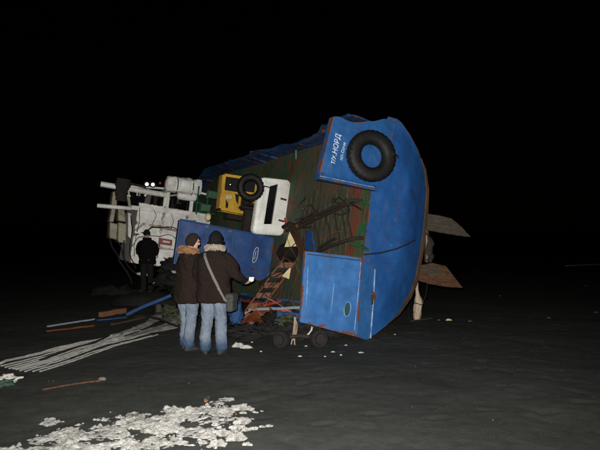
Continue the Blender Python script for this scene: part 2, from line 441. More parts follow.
def prof_pt(x, k, side):
    y, z = PROF[k]
    if x < .4: x = x + turn(y) + .005
    return B(x, side * y * bs(x), z * ds(x) + sh(x) + .0)
for side in (1, -1):
    m = MB(); m.rings([[prof_pt(x, k, side) for k in range(0, 5)] for x in XS], False, False)
    m.build('hull_side', 'hull_blue', boat, True)
m = MB(); m.rings([[prof_pt(x, k, 1) for k in range(4, 10)] + [prof_pt(x, k, -1) for k in range(8, 3, -1)] for x in XS], False, False)
hb = m.build('hull_bottom', 'bottom_paint', boat, True)
MB().prism([B(.9, -.05, -1.05), B(10, -.05, -1.35), B(9.6, -.05, -1.66), B(1.2, -.05, -1.55)], (0, -.1, 0)).build('keel', 'bottom_paint', hb, bevel=.01)

def depth_at(y):
    y = abs(y)
    for (y0, z0), (y1, z1) in zip(PROF[2:], PROF[3:]):
        if y1 <= y <= y0: return z0 + (z1 - z0) * (y0 - y) / (y0 - y1 + 1e-9)
    return -.2
def transom_fn(a, b):
    y = -1.865 + 3.73 * a; top = .03 - max(0, abs(y) - 1.6) * .55
    z = top + (depth_at(y) - top) * b; p = B(-.012, y, z); d = (1 - b) * (top - depth_at(y))
    ph = R(68) * max(0, 1 - d / .46); k = (1 - math.cos(ph)) / (1 - math.cos(R(68)))
    return HX(*pix(p), -.012 + turn(y) * k)
tr = MB().grid(transom_fn, 90, 40, B(.02, 0, 0), .022, 1.7, .06).build('transom_plate', 'hull_blue', boat, True)
# weld lines and rubbing strip round the stern
for pts in ([(.62, 0), (.5, -.3), (.46, -.6)], [(-.55, 0), (-.62, -.3), (-.6, -.6)]):
    MB().tube([B(-.028, y, z) for y, z in pts], .007, 6).build('weld_seam', 'hull_blue', tr)
strip = []
sp = [(1.30, -.88), (1.11, -.98), (.77, -1.07), (.40, -1.10), (0, -1.11), (-.40, -1.10), (-.77, -1.07), (-1.11, -.98), (-1.43, -.80), (-1.62, -.62)]
for i, (y, z) in enumerate(sp):
    d = Vector((y * .25, z + .0)).normalized(); w = (.015, .05, .075, .08, .08, .08, .08, .075, .05, .015)[i]
    o_ = (d.x * w, d.y * w)
    q0 = HX(*pix(B(-.012, y, z)), turn(y) - .03); q1 = HX(*pix(B(-.012, y + o_[0] * .9, z + o_[1] * .9)), turn(y) - .03)
    strip.append([q0, q1, q1 + B(.14, 0, 0), q0 + B(.14, 0, 0)])
MB().rings(strip).build('rubbing_strip', 'bottom_paint', boat, bevel=.012)

# stern bulwark box, starboard, with the ship's name
def quad(c):
    a, b, c_, d = [Vector(q) for q in c]
    return lambda s, t: (a * (1 - s) + b * s) * (1 - t) + (d * (1 - s) + c_ * s) * t
ua = [HX(333, 118, -.2), HX(398, 119, -.2), HX(376, 191, -.2), HX(318, 179, -.2)]
def upper_fn(s, t):
    p = quad(ua)(s, t)
    p = p + B(0, .05 * (noise.noise((s * 5, 1.3, 0)) - 1.2 * math.exp(-((s - .45) / .25) ** 2)) * (1 - t) ** 6, 0)
    return p + B(-.05 * math.exp(-((1 - t) / .06) ** 2), 0, 0)
up = MB().grid(upper_fn, 48, 48, B(.14, 0, 0), .018, 2.2, .045, 3).build('stern_panel', 'name_blue', boat, True)
def letters(body, size, start, end, parent, thick=.006):
    cu = bpy.data.curves.new('lettering', 'FONT'); cu.body = body; cu.size = size; cu.extrude = .001; cu.offset = size * .006; cu.shear = .12
    t = link(bpy.data.objects.new('t', cu)); me = evaluated(t); bpy.data.objects.remove(t)
    xs = [v.co.x for v in me.vertices]; w = max(xs) - min(xs); L = (Vector(end) - Vector(start)).length; k = L / w
    d = (Vector(end) - Vector(start)).normalized(); n_ = Vector((-1, 0, 0)); u_ = n_.cross(d).normalized()
    for v in me.vertices: q = v.co.copy(); v.co = Vector(start) + d * ((q.x - min(xs)) * k) + u_ * q.y + n_ * (q.z + thick)
    return mobj('lettering', me, 'letter_white', parent)
letters('т/х.НОРД', .125, HX(334.5, 164.5, -.222), HX(340.5, 135, -.222), up)
letters('п/х.Сочи', .072, HX(342.2, 160.5, -.222), HX(345.6, 143, -.222), up)
MB().tube([HX(320, 176, -.23), HX(375, 187.5, -.23)], .007, 6).build('weld_seam', 'seam', up)
for u, v in ((374, 188), (322, 175)):
    c = HX(u, v, -.2); MB().tube([c + B(-.04, .02, 0), c + B(-.02, .02, 0)], .022, 10).build('bolt', 'rusty_steel', up)

# stern bulwark box, port, with the fairlead hole
la = [HX(305, 251, -.2), HX(362, 257.5, -.2), HX(357, 337, -.2), HX(300, 322, -.2)]
lom = MB().grid(quad(la), 44, 52, B(.05, 0, 0), .014, 2.4, .04, 8)
for i in range(45):
    for j in range(48, 53): lom.w[i * 53 + j] = max(lom.w[i * 53 + j], (j - 47) * .22 * (.4 + i / 44))
lo = lom.build('stern_panel', 'panel_blue', boat, True)
hc = HX(347, 309, -.2)
def ell(c, ry, rz, x, n=28): return [Vector((x, c.y + ry * math.cos(2 * math.pi * k / n), c.z + rz * math.sin(2 * math.pi * k / n))) for k in range(n)]
cutter = MB().prism(ell(hc, .110, .056, -.5), (.6, 0, 0)).build('cutter', 'black', boat)
cut(lo, [cutter])
rim = [Vector((-.215, p.y, p.z)) for p in ell(hc, .114, .060, 0)]; rim.append(rim[0])
MB().tube(rim, .006, 6, False).build('fairlead_rim', 'seam', lo, True)
MB().box(hc + Vector((.13, .02, .0)), (.02, .45, .35)).build('inner_plate', 'green_paint', lo)
def strip_on(panel, pts, r=.006, mat='seam', x=-.216):
    MB().tube([HX(u, v, x) for u, v in pts], r, 6).build('weld_seam', mat, panel)
strip_on(lo, [(308, 266), (307, 292), (306, 306)], .005)
strip_on(lo, [(334, 283), (332.5, 299), (331, 313)], .005)
strip_on(lo, [(361, 262), (357.5, 300), (354.5, 330)], .007)
strip_on(lo, [(307, 254), (335, 257.5), (360, 260.5)], .007, 'rusty_steel')
ca = [la[1] + B(-.004, 0, -.002), HX(375, 268, -.06), HX(370, 341, -.06), la[2] + B(-.004, 0, -.002)]
cp = MB().grid(quad(ca), 8, 40, B(.03, 0, 0), .010, 3, .03, 11).build('corner_plate', 'panel_blue', boat, True)
MB().tube([HX(375, 269, -.075), HX(373.5, 300, -.075), HX(370.5, 338, -.075)], .012, 8).build('edge_bar', 'seam', cp)
MB().grid(quad([HX(372, 292, -.085), HX(376, 291, -.085), HX(374.5, 304, -.085), HX(371, 305, -.085)]), 6, 8, B(.02, 0, 0), .01, 8).build('rust_patch', 'rusty_steel', cp)
MB().grid(quad([HX(374, 268, -.055), HX(377, 268, .0), HX(372, 341, .0), HX(369, 341, -.055)]), 3, 12, B(.02, 0, 0)).build('return_plate', 'hull_blue', boat)

# deck, worn planks in the stern opening
deck = MB()
rowsx = [12.2 * i / 60 for i in range(61)]
deck.rings([[B(x + .012, edge(x) * (1 - 2 * j / 24), sh(x) + .012 * fbm((x, j * .3, 0), 1.2)) for j in range(25)] for x in rowsx], False, False)
dk = deck.build('deck', 'deck', boat, True)
x = .62
for i in range(10):
    w = .16 + .05 * rnd.random(); a = .62 + rnd.uniform(-.15, .2); b = -.95 + rnd.uniform(-.2, .3)
    MB().grid(quad([B(x, a, .03), B(x + w, a + rnd.uniform(-.05, .05), .03), B(x + w, b, .03), B(x, b + rnd.uniform(-.05, .05), .03)]), 3, 14, B(0, 0, -.012), .02, 3, .03, i).build('deck_plank', 'plank_wood', dk)
    x += w + .018 + rnd.random() * .02

# bulwarks
def ztop(x): return sh(x) + interp(x, [(0, .62), (.8, .55), (2.2, .30), (3.3, .27), (4.4, .47), (6.6, .5), (11, .4), (12, .4)])
def bul(x, side, t):  # t 0 deck edge .. 1 cap
    w = .06 * noise.noise((x * 1.3, side * 5, t)) + .05 * noise.noise((x * 3.7, side * 5, t))
    return B(x, side * (edge(x) + .02 + .03 * t + w * t), sh(x) + (ztop(x) - sh(x) + .05 * noise.noise((x * 2.3, side, 4))) * t)
cuts = [0.0, 1.35, 2.75, 4.2, 5.7, 7.3, 9.0, 10.6, 11.9]
for side in (1, -1):
    for a, b in zip(cuts, cuts[1:]):
        p = MB().grid(lambda s, t: bul(a + .012 + (b - a - .024) * s, side, t), 18, 8, B(0, side * .015, 0), .02, 2, .06, a).build('bulwark_panel', 'bulwark_blue' if side > 0 else 'dark_blue', boat, True)
        xx = a + .3
        while xx < b - .1:
            if rnd.random() < .75: xx += .71; continue
            MB().prism([bul(xx, side, 0) + B(0, -side * .01, .01), bul(xx, side, .96) + B(0, -side * .015, 0), bul(xx, side, .96) + B(0, -side * .025, 0), bul(xx, side, 0) + B(0, -side * .07, .01)], (.012, 0, 0)).build('bracket', 'bulwark_blue', p)
            xx += .71
    MB().tube([bul(.02 + 11.8 * i / 60, side, 1.0) + B(0, 0, .015) for i in range(61)], .03, 8).build('cap_rail', 'bulwark_blue' if side > 0 else 'red_paint', boat, True)
    MB().tube([bul(.4 + 11.2 * i / 60, side, .55) + B(0, -side * .04, 0) for i in range(61)], .016, 6).build('stringer', 'bulwark_blue', boat, True)
MB().grid(quad([bul(.55, 1, .1) + B(0, -.05, 0), bul(1.05, 1, .1) + B(0, -.06, 0), bul(1.05, 1, .75) + B(0, -.06, .02), bul(.6, 1, .7) + B(0, -.05, 0)]), 8, 8, B(0, .02, 0), .02, 4).build('rust_patch', 'red_paint', boat, True)
MB().tube([HX(250, 152, 5), HX(267, 149.5, 5), HX(268, 156, 5)], .02, 6).build('rail_stay', 'grey_wood', boat)
MB().tube([HX(190, 183, 8.2), HX(222, 170, 6.6), HX(262, 153, 4.8)], .012, 6).build('wire', 'dark_steel', boat)
MB().tube([HX(296, 150, 3.2), HX(296, 159, 3.2)], .010, 6).build('rail_stay', 'pale_blue_wood', boat)

# blue deck housing on the port half
x0, x1 = 4.0, 4.16
hq = [HX(180, 220, x0), B(x0, -.26, .03), HX(272, 283, x0), HX(174, 264, x0)]
hs = MB().grid(quad(hq), 40, 30, B(.03, 0, 0), .018, 1.6, .04, 21).build('deck_bulkhead', 'dark_blue', boat, True)
t0, t1 = hq[0], hq[1]
MB().grid(quad([t0 + B(.033, 0, 0), t1 + B(.033, 0, 0), t1 + B(x1 - x0, 0, 0), t0 + B(x1 - x0, 0, 0)]), 20, 12, B(0, -.02, 0), .012).build('side_plate', 'dark_blue', hs, True)
MB().grid(quad([t0 + B(.033, -.024, 0), hq[3] + B(.033, 0, 0), hq[3] + B(x1 - x0, 0, 0), t0 + B(x1 - x0, -.024, 0)]), 16, 12, B(0, 0, -.02), .012).build('top_plate', 'dark_blue', hs, True)
MB().grid(quad([t0 + B(x1 - x0 + .004, 0, 0), t1 + B(x1 - x0 + .004, 0, 0), hq[2] + B(x1 - x0 + .004, 0, 0), hq[3] + B(x1 - x0 + .004, 0, 0)]), 10, 10, B(.02, 0, 0), .012).build('front_plate', 'dark_blue', hs, True)
MB().tube([t0 + B(-.01, .012, 0), t1 + B(-.01, .012, 0)], .018, 8).build('rim_bar', 'hull_blue', hs)
MB().tube([t0 + B(-.01, .012, 0), hq[3] + B(-.01, 0, 0)], .018, 8).build('rim_bar', 'hull_blue', hs)
oc = HX(255.5, 255, x0 - .03)
sq = [Vector((x0 - .026, oc.y + .165 * math.copysign(abs(math.cos(a)) ** .7, math.cos(a)) + .05 * math.sin(a), oc.z + .05 * math.copysign(abs(math.sin(a)) ** .7, math.sin(a)))) for a in [2 * math.pi * k / 32 for k in range(33)]]
MB().tube(sq, .008, 5, False, 1).build('painted_mark', 'letter_white', hs)
MB().tube([oc + Vector((0, -.1, 0)), oc + Vector((0, .1, .01))], .007, 5).build('painted_mark', 'letter_white', hs)
for u, v in ((230, 231), (262, 237), (207, 226.5), (253, 269)):
    c = HX(u, v, x0 - .03); MB().tube([c + B(-.04, 0, 0), c + B(.02, 0, 0)], .03, 10).build('bolt', 'rusty_steel' if v > 250 else 'chrome', hs)
c = HX(208, 217, x0 + .3); MB().ellipsoid(c, (.09, .09, .07)).build('deck_fitting', 'cream_board', hs, True)
for u in (207, 233):
    MB().bar(HX(u, 229, x0 - .022), HX(u - 2, 262 if u < 220 else 270, x0 - .022), .03, .05, (1, 0, 0)).build('stiffener', 'dark_blue', hs, bevel=.006)

# white engine casing with a slot window
def rrect(y0, y1, z0, z1, r, x, n=6):
    out = []
    for cy, cz, a0 in ((y1 - r, z1 - r, 0), (y0 + r, z1 - r, 90), (y0 + r, z0 + r, 180), (y1 - r, z0 + r, 270)):
        for k in range(n + 1):
            a = R(a0 + 90 * k / n); out.append(B(x, cy + r * math.cos(a), cz + r * math.sin(a)))
    return out
def shear_y(pts, k): return [Vector((p.x, p.y - k * (p.z - .35), p.z)) for p in pts]
cs = [shear_y(rrect(-.24 + i, 1.02 - i, 0 + i, .74 - i, .12, x), -.09) for x, i in ((3.5, .025), (3.515, .008), (3.535, 0), (3.66, 0))]
wc = MB().rings(cs).build('engine_casing', 'white_paint', boat, True)
slot = [HX(271.5, 186, 3.4), HX(280, 183.5, 3.4), HX(273.8, 224, 3.4), HX(265.5, 224, 3.4)]
c = MB().prism(slot, (.17, 0, 0)).build('cutter', 'black', boat); cut(wc, [c])
MB().prism([p + Vector((.14, 0, 0)) for p in slot], (.02, 0, 0)).build('dark_pane', 'glass_dark', wc)
for u, v in ((283.5, 199.5), (281.5, 221)):
    p = HX(u, v, 3.49); MB().tube([p + B(0, 0, -.07), p + B(0, .01, .07)], .022, 8).build('hinge', 'rusty_steel', wc)
MB().tube([HX(261, 203, 3.47), HX(260, 212, 3.47), HX(258.5, 220, 3.47)], .02, 8).build('grab_rail', 'white_paint', wc)
MB().tube([HX(286, 218, 3.46), HX(288, 226, 3.4)], .05, 8).build('red_lamp', 'red_paint', wc, True)

# winch in the shade below the yellow cabinet
wb = MB()
cW = B(5.1, .02, .32)
for y, r in ((-.42, .26), (-.38, .26), (-.37, .13), (.2, .13), (.21, .26), (.25, .26)): pass
prof = [(-.42, .0), (-.42, .27), (-.37, .27), (-.36, .14), (.18, .14), (.19, .27), (.24, .27), (.24, 0)]
wb.rings([[cW + Vector((r * math.cos(2 * math.pi * k / 24), y, r * math.sin(2 * math.pi * k / 24))) for k in range(24)] for y, r in [(a, max(b, .001)) for a, b in prof]], True, False)
wn_ = wb.build('winch_drum', 'dark_steel', boat, True)
MB().box(cW + Vector((0, -.5, -.12)), (.5, .06, .4)).build('winch_cheek', 'dark_steel', wn_, bevel=.01)
MB().box(cW + Vector((0, .32, -.12)), (.5, .06, .4)).build('winch_cheek', 'dark_steel', wn_, bevel=.01)

# green pipe frame further forward
for a, b in (((196, 214), (199, 186)), ((206, 214), (209, 190)), ((194, 202), (212, 206)), ((195, 211), (215, 214))):
    MB().tube([HX(a[0], a[1], 6.9), HX(b[0], b[1], 6.9)], .022, 6).build('pipe_frame', 'green_paint', boat)
for u, v in ((205, 208), (212, 195)):
    p = HX(u, v, 6.6); MB().box(p, (.25, .2, .25)).build('deck_fitting', 'green_paint', boat, bevel=.02)

# ------------------------------------------------------------------ wheelhouse
XW = 8.0
wh = MB()
zz = [.42, 1.12, 1.78, 2.5]; yy = [-1.32, -.78, -.22, .36]
wall = None
def wplate(name, y0, y1, z0, z1, seed, mat='white_paint', x=XW, parent=None, n=12):
    g = .008
    return MB().grid(quad([B(x, y0 + g, z0 + g), B(x, y1 - g, z0 + g), B(x, y1 - g, z1 - g), B(x, y0 + g, z1 - g)]), n, n, B(.03, 0, 0), .025, 2.2, .05, seed).build(name, mat, parent, True)
whc = MB().box(B(XW + 1.15, -.48, 1.45), (2.18, 1.64, 2.02)).build('wheelhouse', 'white_paint', boat, bevel=.03)
k = 0
for i in range(3):
    for j in range(3):
        k += 1; wplate('wall_panel', yy[i], yy[i + 1], zz[j], zz[j + 1], k, parent=whc)
# open frame above: posts and beams with dark gaps between them
def wbar(a, b, w=.09, h=.09, mat='white_paint', x=XW, name='frame_beam', parent=None):
    return MB().bar(HX(*a, x), HX(*b, x), w, h, (1, 0, 0)).build(name, mat, parent or whc, bevel=.012)
wbar((165.5, 207), (168.5, 183), .16, .1)
wbar((190, 214), (192, 198), .10, .1)
wbar((131, 207.5), (190, 213.5), .12, .12)
wbar((130, 208), (127, 190), .08, .08, 'cream_paint')
wbar((146, 207), (149, 193), .16, .12, 'rusty_steel', 8.15)
wbar((154, 208), (156, 195), .10, .10, 'dark_steel', 8.15)
wbar((137, 206), (142, 195), .12, .12, 'cream_paint', 8.2)
wbar((170, 213), (173, 199), .03, .03, 'dark_steel', 8.1)
for u0 in (168, 192):                                                # the frame's far bays, forward along the house
    a = HX(u0, 190 if u0 == 168 else 205, XW); MB().bar(a, a + B(2.1, 0, 0), .06, .06).build('frame_beam', 'white_paint', whc)
for pane in ([(167, 213), (190, 215.5), (191.5, 200), (169, 196)], [(131, 208), (163.5, 208.5), (166, 193), (130, 190)]):  # dark sheets added behind the open frame to make its gaps black
    MB().prism([HX(u, v, XW + .12) for u, v in pane], (.02, 0, 0)).build('dark_pane', 'glass_dark', whc)
# mast struts lying out level
def pole(a, b, r, name='mast_strut', mat='white_paint', x=XW, parent=None, n=12, x2=None):
    return MB().tube([HX(*a, x), HX(*b, x if x2 is None else x2)], r, n).build(name, mat, parent or boat, True, .01)
pole((100.5, 184), (166, 195), .075, x=7.8)
pole((97, 205.5), (131, 208.5), .055, x=7.8)
pole((131, 186), (164, 188.5), .03, x=7.75)
pole((195, 191.5), (213, 196), .03, 'boom', x=7.6)
pole((118, 181), (146, 187), .035, 'mast_strut', 'dark_steel', x=7.7)
# two deck floodlights, the flash glint on each lens put in as a glow
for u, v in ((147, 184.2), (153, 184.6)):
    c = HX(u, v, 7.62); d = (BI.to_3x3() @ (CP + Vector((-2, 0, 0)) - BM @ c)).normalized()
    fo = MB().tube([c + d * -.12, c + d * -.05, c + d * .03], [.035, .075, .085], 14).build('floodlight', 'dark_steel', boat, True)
    MB().tube([c + d * .031, c + d * .04, c + d * .05], [.045, .042, .02], 14).build('glint_lens', 'glint_glass', fo, True)
c = HX(160, 183, 7.62); MB().ellipsoid(c, (.04, .04, .04)).build('signal_lamp', 'red_paint', boat, True)
# dark canvas wound round the strut
wrap = []
for i in range(14):
    t = i / 13; c = HX(124 - 3 * math.sin(t * 2), 179 + 22 * t, 7.66)
    w = .20 - .06 * t
    wrap.append([c + B(.10 * math.cos(a), .05 * math.sin(3 * a + i), w * math.sin(a)) * (1 + .15 * noise.noise((a * 2, i * .8, 0))) if False else c + B(.10 * math.cos(a), 0, w * math.sin(a) * (1 + .3 * noise.noise((a, i * .6, 0)))) for a in [2 * math.pi * k / 14 for k in range(14)]])
MB().rings(wrap).build('canvas_wrap', 'dark_steel', boat, True)
# cream funnel and ventilators by the wheelhouse top
fn = None
for j, (pts, mt) in enumerate(([((109, 222), (114, 222), (116, 208), (112, 206)), 'cream_paint'], [((109, 238), (117, 240), (118, 224), (110, 222)), 'cream_paint'],
                             [((117.5, 242), (126, 244), (127, 224), (118.5, 222)), 'cream_paint'], [((118, 221), (126, 222), (125, 210), (118, 209)), 'cream_paint'], [((111, 205), (117, 206), (118, 192), (113, 191)), 'cream_paint'],
                             [((128, 236), (132, 240), (132, 214), (128, 212)), 'white_paint'])):
    o = MB().prism([HX(*q, 8.05 + .04 * j) for q in pts], (.5, 0, 0)).build('funnel' if j == 0 else 'ventilator', mt, boat, bevel=.03)
# red name board and cables on the aft wall
rb = MB().prism([HX(159, 237.5, 7.93), HX(172.5, 240, 7.93), HX(172, 246, 7.93), HX(158.5, 244, 7.93)], (.03, 0, 0)).build('name_board', 'red_paint', whc, bevel=.006)
MB().prism([HX(163, 240.3, 7.922), HX(170, 241.5, 7.922), HX(169.6, 243.2, 7.922), HX(162.6, 242.2, 7.922)], (.006, 0, 0)).build('painted_mark', 'letter_white', rb)
def cable(pts, r=.022, x=7.9, mat='black', name='cable', parent=None):
    P = [HX(u, v, x + rnd.uniform(-.04, .04)) for u, v in pts]; out = []
    for i in range(len(P) - 1):
        p0 = P[max(i - 1, 0)]; p1 = P[i]; p2 = P[i + 1]; p3 = P[min(i + 2, len(P) - 1)]
        for k in range(6):
            t = k / 6; out.append(.5 * ((2 * p1) + (p2 - p0) * t + (2 * p0 - 5 * p1 + 4 * p2 - p3) * t * t + (3 * p1 - p0 - 3 * p2 + p3) * t ** 3))
    out.append(P[-1]); out = [q + B(0, noise.noise(q * 5), noise.noise(q * 5 + Vector((9, 0, 0)))) * .04 for q in out]
    return MB().tube(out, [r * (1 + .5 * noise.noise(q * 3)) for q in out], 6).build(name, mat, parent or whc, True)
for pts, r in (([(134, 236), (144, 232), (152, 227), (158, 228), (170, 227), (178, 230)], .03), ([(140, 208), (139, 220), (137, 233), (134, 246)], .018), ([(131, 215), (132, 232), (130, 252), (136, 268)], .03),
               ([(125, 240), (124, 256), (130, 268), (138, 276)], .03), ([(118, 240), (122, 252), (126, 262)], .03), ([(150, 235), (160, 236), (170, 235), (176, 238)], .018), ([(152, 224), (156, 216), (154, 210)], .014),
               ([(172, 214), (173, 222), (171, 230)], .016), ([(158, 245), (160, 249), (168, 250), (171, 248)], .014), ([(135, 256), (134, 244), (140, 238), (148, 237)], .022), ([(109, 236), (113, 248), (120, 260), (127, 272), (133, 284)], .035),
               ([(144, 252), (143, 246), (147, 240)], .016), ([(175, 250), (180, 262), (178, 274)], .016)):
    cable(pts, r * .55)
br = random.Random(31)
for i in range(16):
    u = br.uniform(122, 188); v = br.uniform(186, 236); L_ = br.uniform(6, 16); a = br.choice((.1, .15, 1.45, 1.6, .9, -.5)) + br.uniform(-.2, .2)
    MB().bar(HX(u, v, 7.75 + br.uniform(0, .2)), HX(u + L_ * math.cos(a), v - L_ * math.sin(a) * .8, 7.75 + br.uniform(0, .2)), br.uniform(.025, .06), br.uniform(.02, .04), (1, 0, 0)).build('broken_rail', br.choice(('white_paint', 'white_paint', 'cream_paint', 'rusty_steel')), whc, bevel=.005)
# rusty shelf under the window
wbar((153, 226), (178, 231), .06, .05, 'cream_paint', 7.93, 'sill')
wbar((158, 231), (180, 235), .03, .04, 'white_paint', 7.93, 'sill')

# ------------------------------------------------------------------ stern opening: bent guard rail, gantry
def zt(pts, z, r, name='guard_rail', mat='rusty_steel', parent=None):
    return MB().tube([HZ(u, v, z if not isinstance(z, (list, tuple)) else z[i]) for i, (u, v) in enumerate(pts)], r, 8).build(name, mat, parent or boat, True)
g1 = zt([(286, 231), (294, 226), (312, 217), (332, 208), (346, 201.5), (353, 200), (362, 201)], [.5, .45, .4, .35, .3, .2, .05], .03, mat='dark_steel')
zt([(297, 229), (316, 219), (334, 211), (348, 203)], .34, .024)
zt([(318, 251), (330, 246), (345, 241), (356, 238), (363, 238)], [.4, .38, .35, .25, .1], .03, mat='dark_steel')
zt([(318, 248), (328, 242), (336, 238)], .36, .022, mat='dark_steel')
for a, b in (((313, 219), (319, 250)), ((324, 214), (331, 244)), ((333, 209), (340, 241)), ((341, 206), (346, 239)), ((347, 202), (352, 238))):
    zt([a, ((a[0] + b[0]) / 2 + rnd.uniform(-2, 2), (a[1] + b[1]) / 2), b], .33, .013, 'rail_bar', 'dark_steel')
tg = random.Random(9)
for i in range(14):
    u, v = tg.uniform(296, 352), tg.uniform(196, 236); pts_ = []
    for k in range(4): pts_.append((u, v)); u += tg.uniform(-12, 14); v += tg.uniform(-3, 11)
    zt(pts_, [tg.uniform(.06, .35) for _ in range(4)], tg.uniform(.007, .018), 'torn_wire', tg.choice(('dark_steel', 'rusty_steel', 'black', 'orange_board')))
for pts, r in (([(288, 224), (296, 240), (305, 262)], .035), ([(293, 226), (301, 243), (310, 266)], .03), ([(283, 227), (290, 223), (297, 226)], .035)):
    zt(pts, .75, r, 'gantry_leg')
MB().grid(quad([HZ(304, 229, .4), HZ(312, 231, .4), HZ(314, 251, .4), HZ(305, 250, .4)]), 6, 8, B(0, 0, -.03), .02, 4).build('side_bracket', 'dark_blue', boat)
zt([(352, 200), (362, 203), (370, 202)], [.1, .05, .02], .03, 'green_rail', 'green_paint')
zt([(350, 243), (360, 246), (368, 250)], [.1, .05, .02], .03, 'green_rail', 'green_paint')
MB().tube([HX(364, 254.5, -.1), HX(380, 253, -.07), HX(396, 249, -.045), HX(408, 244, .02), HX(415, 240, .12)], .013, 6).build('stern_line', 'black', boat, True)

# rudder boards and shaft under the stern
def board(poly, x, th, mat, name):
    P = [HX(u, v, x) for u, v in poly]; n = len(P); cen = sum(P, Vector()) / n
    m = MB()
    def sub(a, b, k): return [a.lerp(b, i / k) + Vector((0, noise.noise((a.y * 9 + i, 1, 0)), noise.noise((a.z * 9 + i, 7, 0)))) * .012 for i in range(k)]
    ring = [q for i in range(n) for q in sub(P[i], P[(i + 1) % n], 5)]
    m.rings([[Vector((x, q.y, q.z)) for q in ring], [Vector((x + th, q.y, q.z)) for q in ring]])
    return m.build(name, mat, boat, bevel=.008)
rd = board([(421, 213), (438, 215), (452, 218.5), (462, 227), (471, 237), (455, 235), (438, 232), (421, 229)], .42, .07, 'grey_wood', 'rudder')
sk = board([(414, 265), (424, 265), (433, 263), (446, 266), (454, 276), (463, 288), (446, 287), (430, 284), (414, 279)], .36, .12, 'brown_wood', 'skeg')
board([(420, 268), (434, 267), (444, 272), (438, 275), (424, 272)], .335, .02, 'grey_wood', 'skeg_cheek')
MB().tube([HX(426, 229, .42), HX(427, 244, .42), HX(427, 262, .42)], [.045, .06, .05], 10).build('rudder_stock', 'rusty_steel', boat, True)
roughen(MB().tube([HX(429, 238, .4), HX(430, 243, .4), HX(428, 250, .4), HX(430, 257, .4), HX(428, 262, .4)], [.04, .09, .05, .085, .05], 12), .03, 9).build('stock_collar', 'dark_steel', boat, 'all')
MB().tube([HX(424, 231, .38), HX(430, 238, .33), HX(432, 250, .33), HX(428, 262, .33)], .014, 6).build('stern_line', 'black', boat, True)
# ------------------------------------------------------------------ tyres
def tyre_mesh(Ro, Ri, w, lugs=30, n=120):
    m = MB(); rings = []
    prof = []
    for k in range(18):
        a = 2 * math.pi * k / 18; prof.append((math.cos(a), math.sin(a)))
    mid = (Ro + Ri) / 2; hr = (Ro - Ri) / 2
    for i in range(n):
        t = 2 * math.pi * i / n; c, s = math.cos(t), math.sin(t); ring = []
        lug = 1 if (i * lugs // n * 2 + (1 if (i * lugs / n) % 1 > .5 else 0)) % 2 else 0
        for (a, b) in prof:
            aa = math.copysign(abs(a) ** .7, a); bb = math.copysign(abs(b) ** .62, b)
            r = mid + hr * aa; z = w / 2 * bb
            if a > .55: r -= .012 * lug * (1 if abs(b) > .25 else .3)
            if a < -.6: z *= .75
            if -.4 < a < .5: z += math.copysign(.004, b) * (1 if int(a * 20) % 3 == 0 else 0)
            ring.append((r * c, r * s, z))
        rings.append(ring)
    rings.append(rings[0]); m.rings(rings, True, False)
    bm_me = m.mesh('tyre'); b = bmesh.new(); b.from_mesh(bm_me); bmesh.ops.remove_doubles(b, verts=b.verts, dist=1e-5)
    bmesh.ops.recalc_face_normals(b, faces=b.faces); b.to_mesh(bm_me); b.free()
    for p in bm_me.polygons: p.use_smooth = True
    bm_me.set_sharp_from_angle(angle=R(45)); return bm_me
def hang(name, me, mat, c_local, nrm_local, label, cat, group=None, parts=None):
    o = link(bpy.data.objects.new(name, None)); M = BM.to_3x3()
    n = (M @ Vector(nrm_local)).normalized(); o.location = BM @ Vector(c_local)
    o.rotation_mode = 'QUATERNION'; o.rotation_quaternion = n.to_track_quat('Z', 'Y'); tag(o, label, cat, group)
    c = mobj('tyre_casing', me, mat, o); return o
t1 = hang('fender_tyre', tyre_mesh(.425, .19, .20), 'rubber', HX(371.3, 156, -.335), (-1, -.05, .12), 'big worn black tyre hung on the blue stern panel beside white lettering', 'tyre')
MB().tube([(.20, .02, 0), (.33, .03, .11), (.45, .03, .03), (.52, .02, -.06), (.45, .0, -.11)], .012, 6).build('hanging_rope', 'dark_steel', t1, True)
t2 = hang('fender_tyre', tyre_mesh(.30, .145, .17, 22), 'rubber', HX(250.5, 187.5, 3.35), (-1, 0, .1), 'black tyre hung over the yellow cabinet on deck', 'tyre')
MB().tube([(.17, .02, 0), (.26, .03, .1), (.35, .03, .03), (.45, .02, -.08)], .012, 6).build('hanging_rope', 'dark_steel', t2, True)

# ------------------------------------------------------------------ yellow cabinet
yc = thing('machine_cabinet', 'yellow open-fronted machinery cabinet bolted to the tilted deck beside the white casing', 'cabinet')
yc.matrix_world = BM
XC = 5.5
def ybar(a, b, w, name='frame_bar', mat='yellow_paint', x=XC, d=.05):
    return MB().bar(HX(*a, x), HX(*b, x), w, d, (1, 0, 0)).build(name, mat, yc, bevel=.006)
YA, YB_, YC_, YD = (224.5, 175), (257.5, 180), (252, 214.5), (221, 208.5)
ybar(YA, YB_, .07); ybar(YB_, YC_, .08); ybar(YD, YC_, .08); ybar(YA, YD, .07)
ybar((242, 177.5), (238.5, 211), .06, x=5.502)
ybar((224, 191), (242, 194), .05, x=5.497)
ybar((242, 193), (256, 195), .10, x=5.497)
def yplate(pts, mat='yellow_paint', name='panel', x=XC + .005, d=.02): return MB().prism([HX(u, v, x) for u, v in pts], (d, 0, 0)).build(name, mat, yc, bevel=.004)
pl = yplate([(224, 191), (235, 192.6), (236, 201), (239, 206), (237, 211), (221, 208)], x=XC + .008)
yplate([(226.5, 195), (232, 195.5), (231.5, 199), (226, 198.5)], 'scrap_white', 'sticker', XC - .012, .008)
yplate([(226, 199), (228.5, 204), (228, 208), (225.5, 207.5)], 'black', 'sticker', XC - .012, .008)
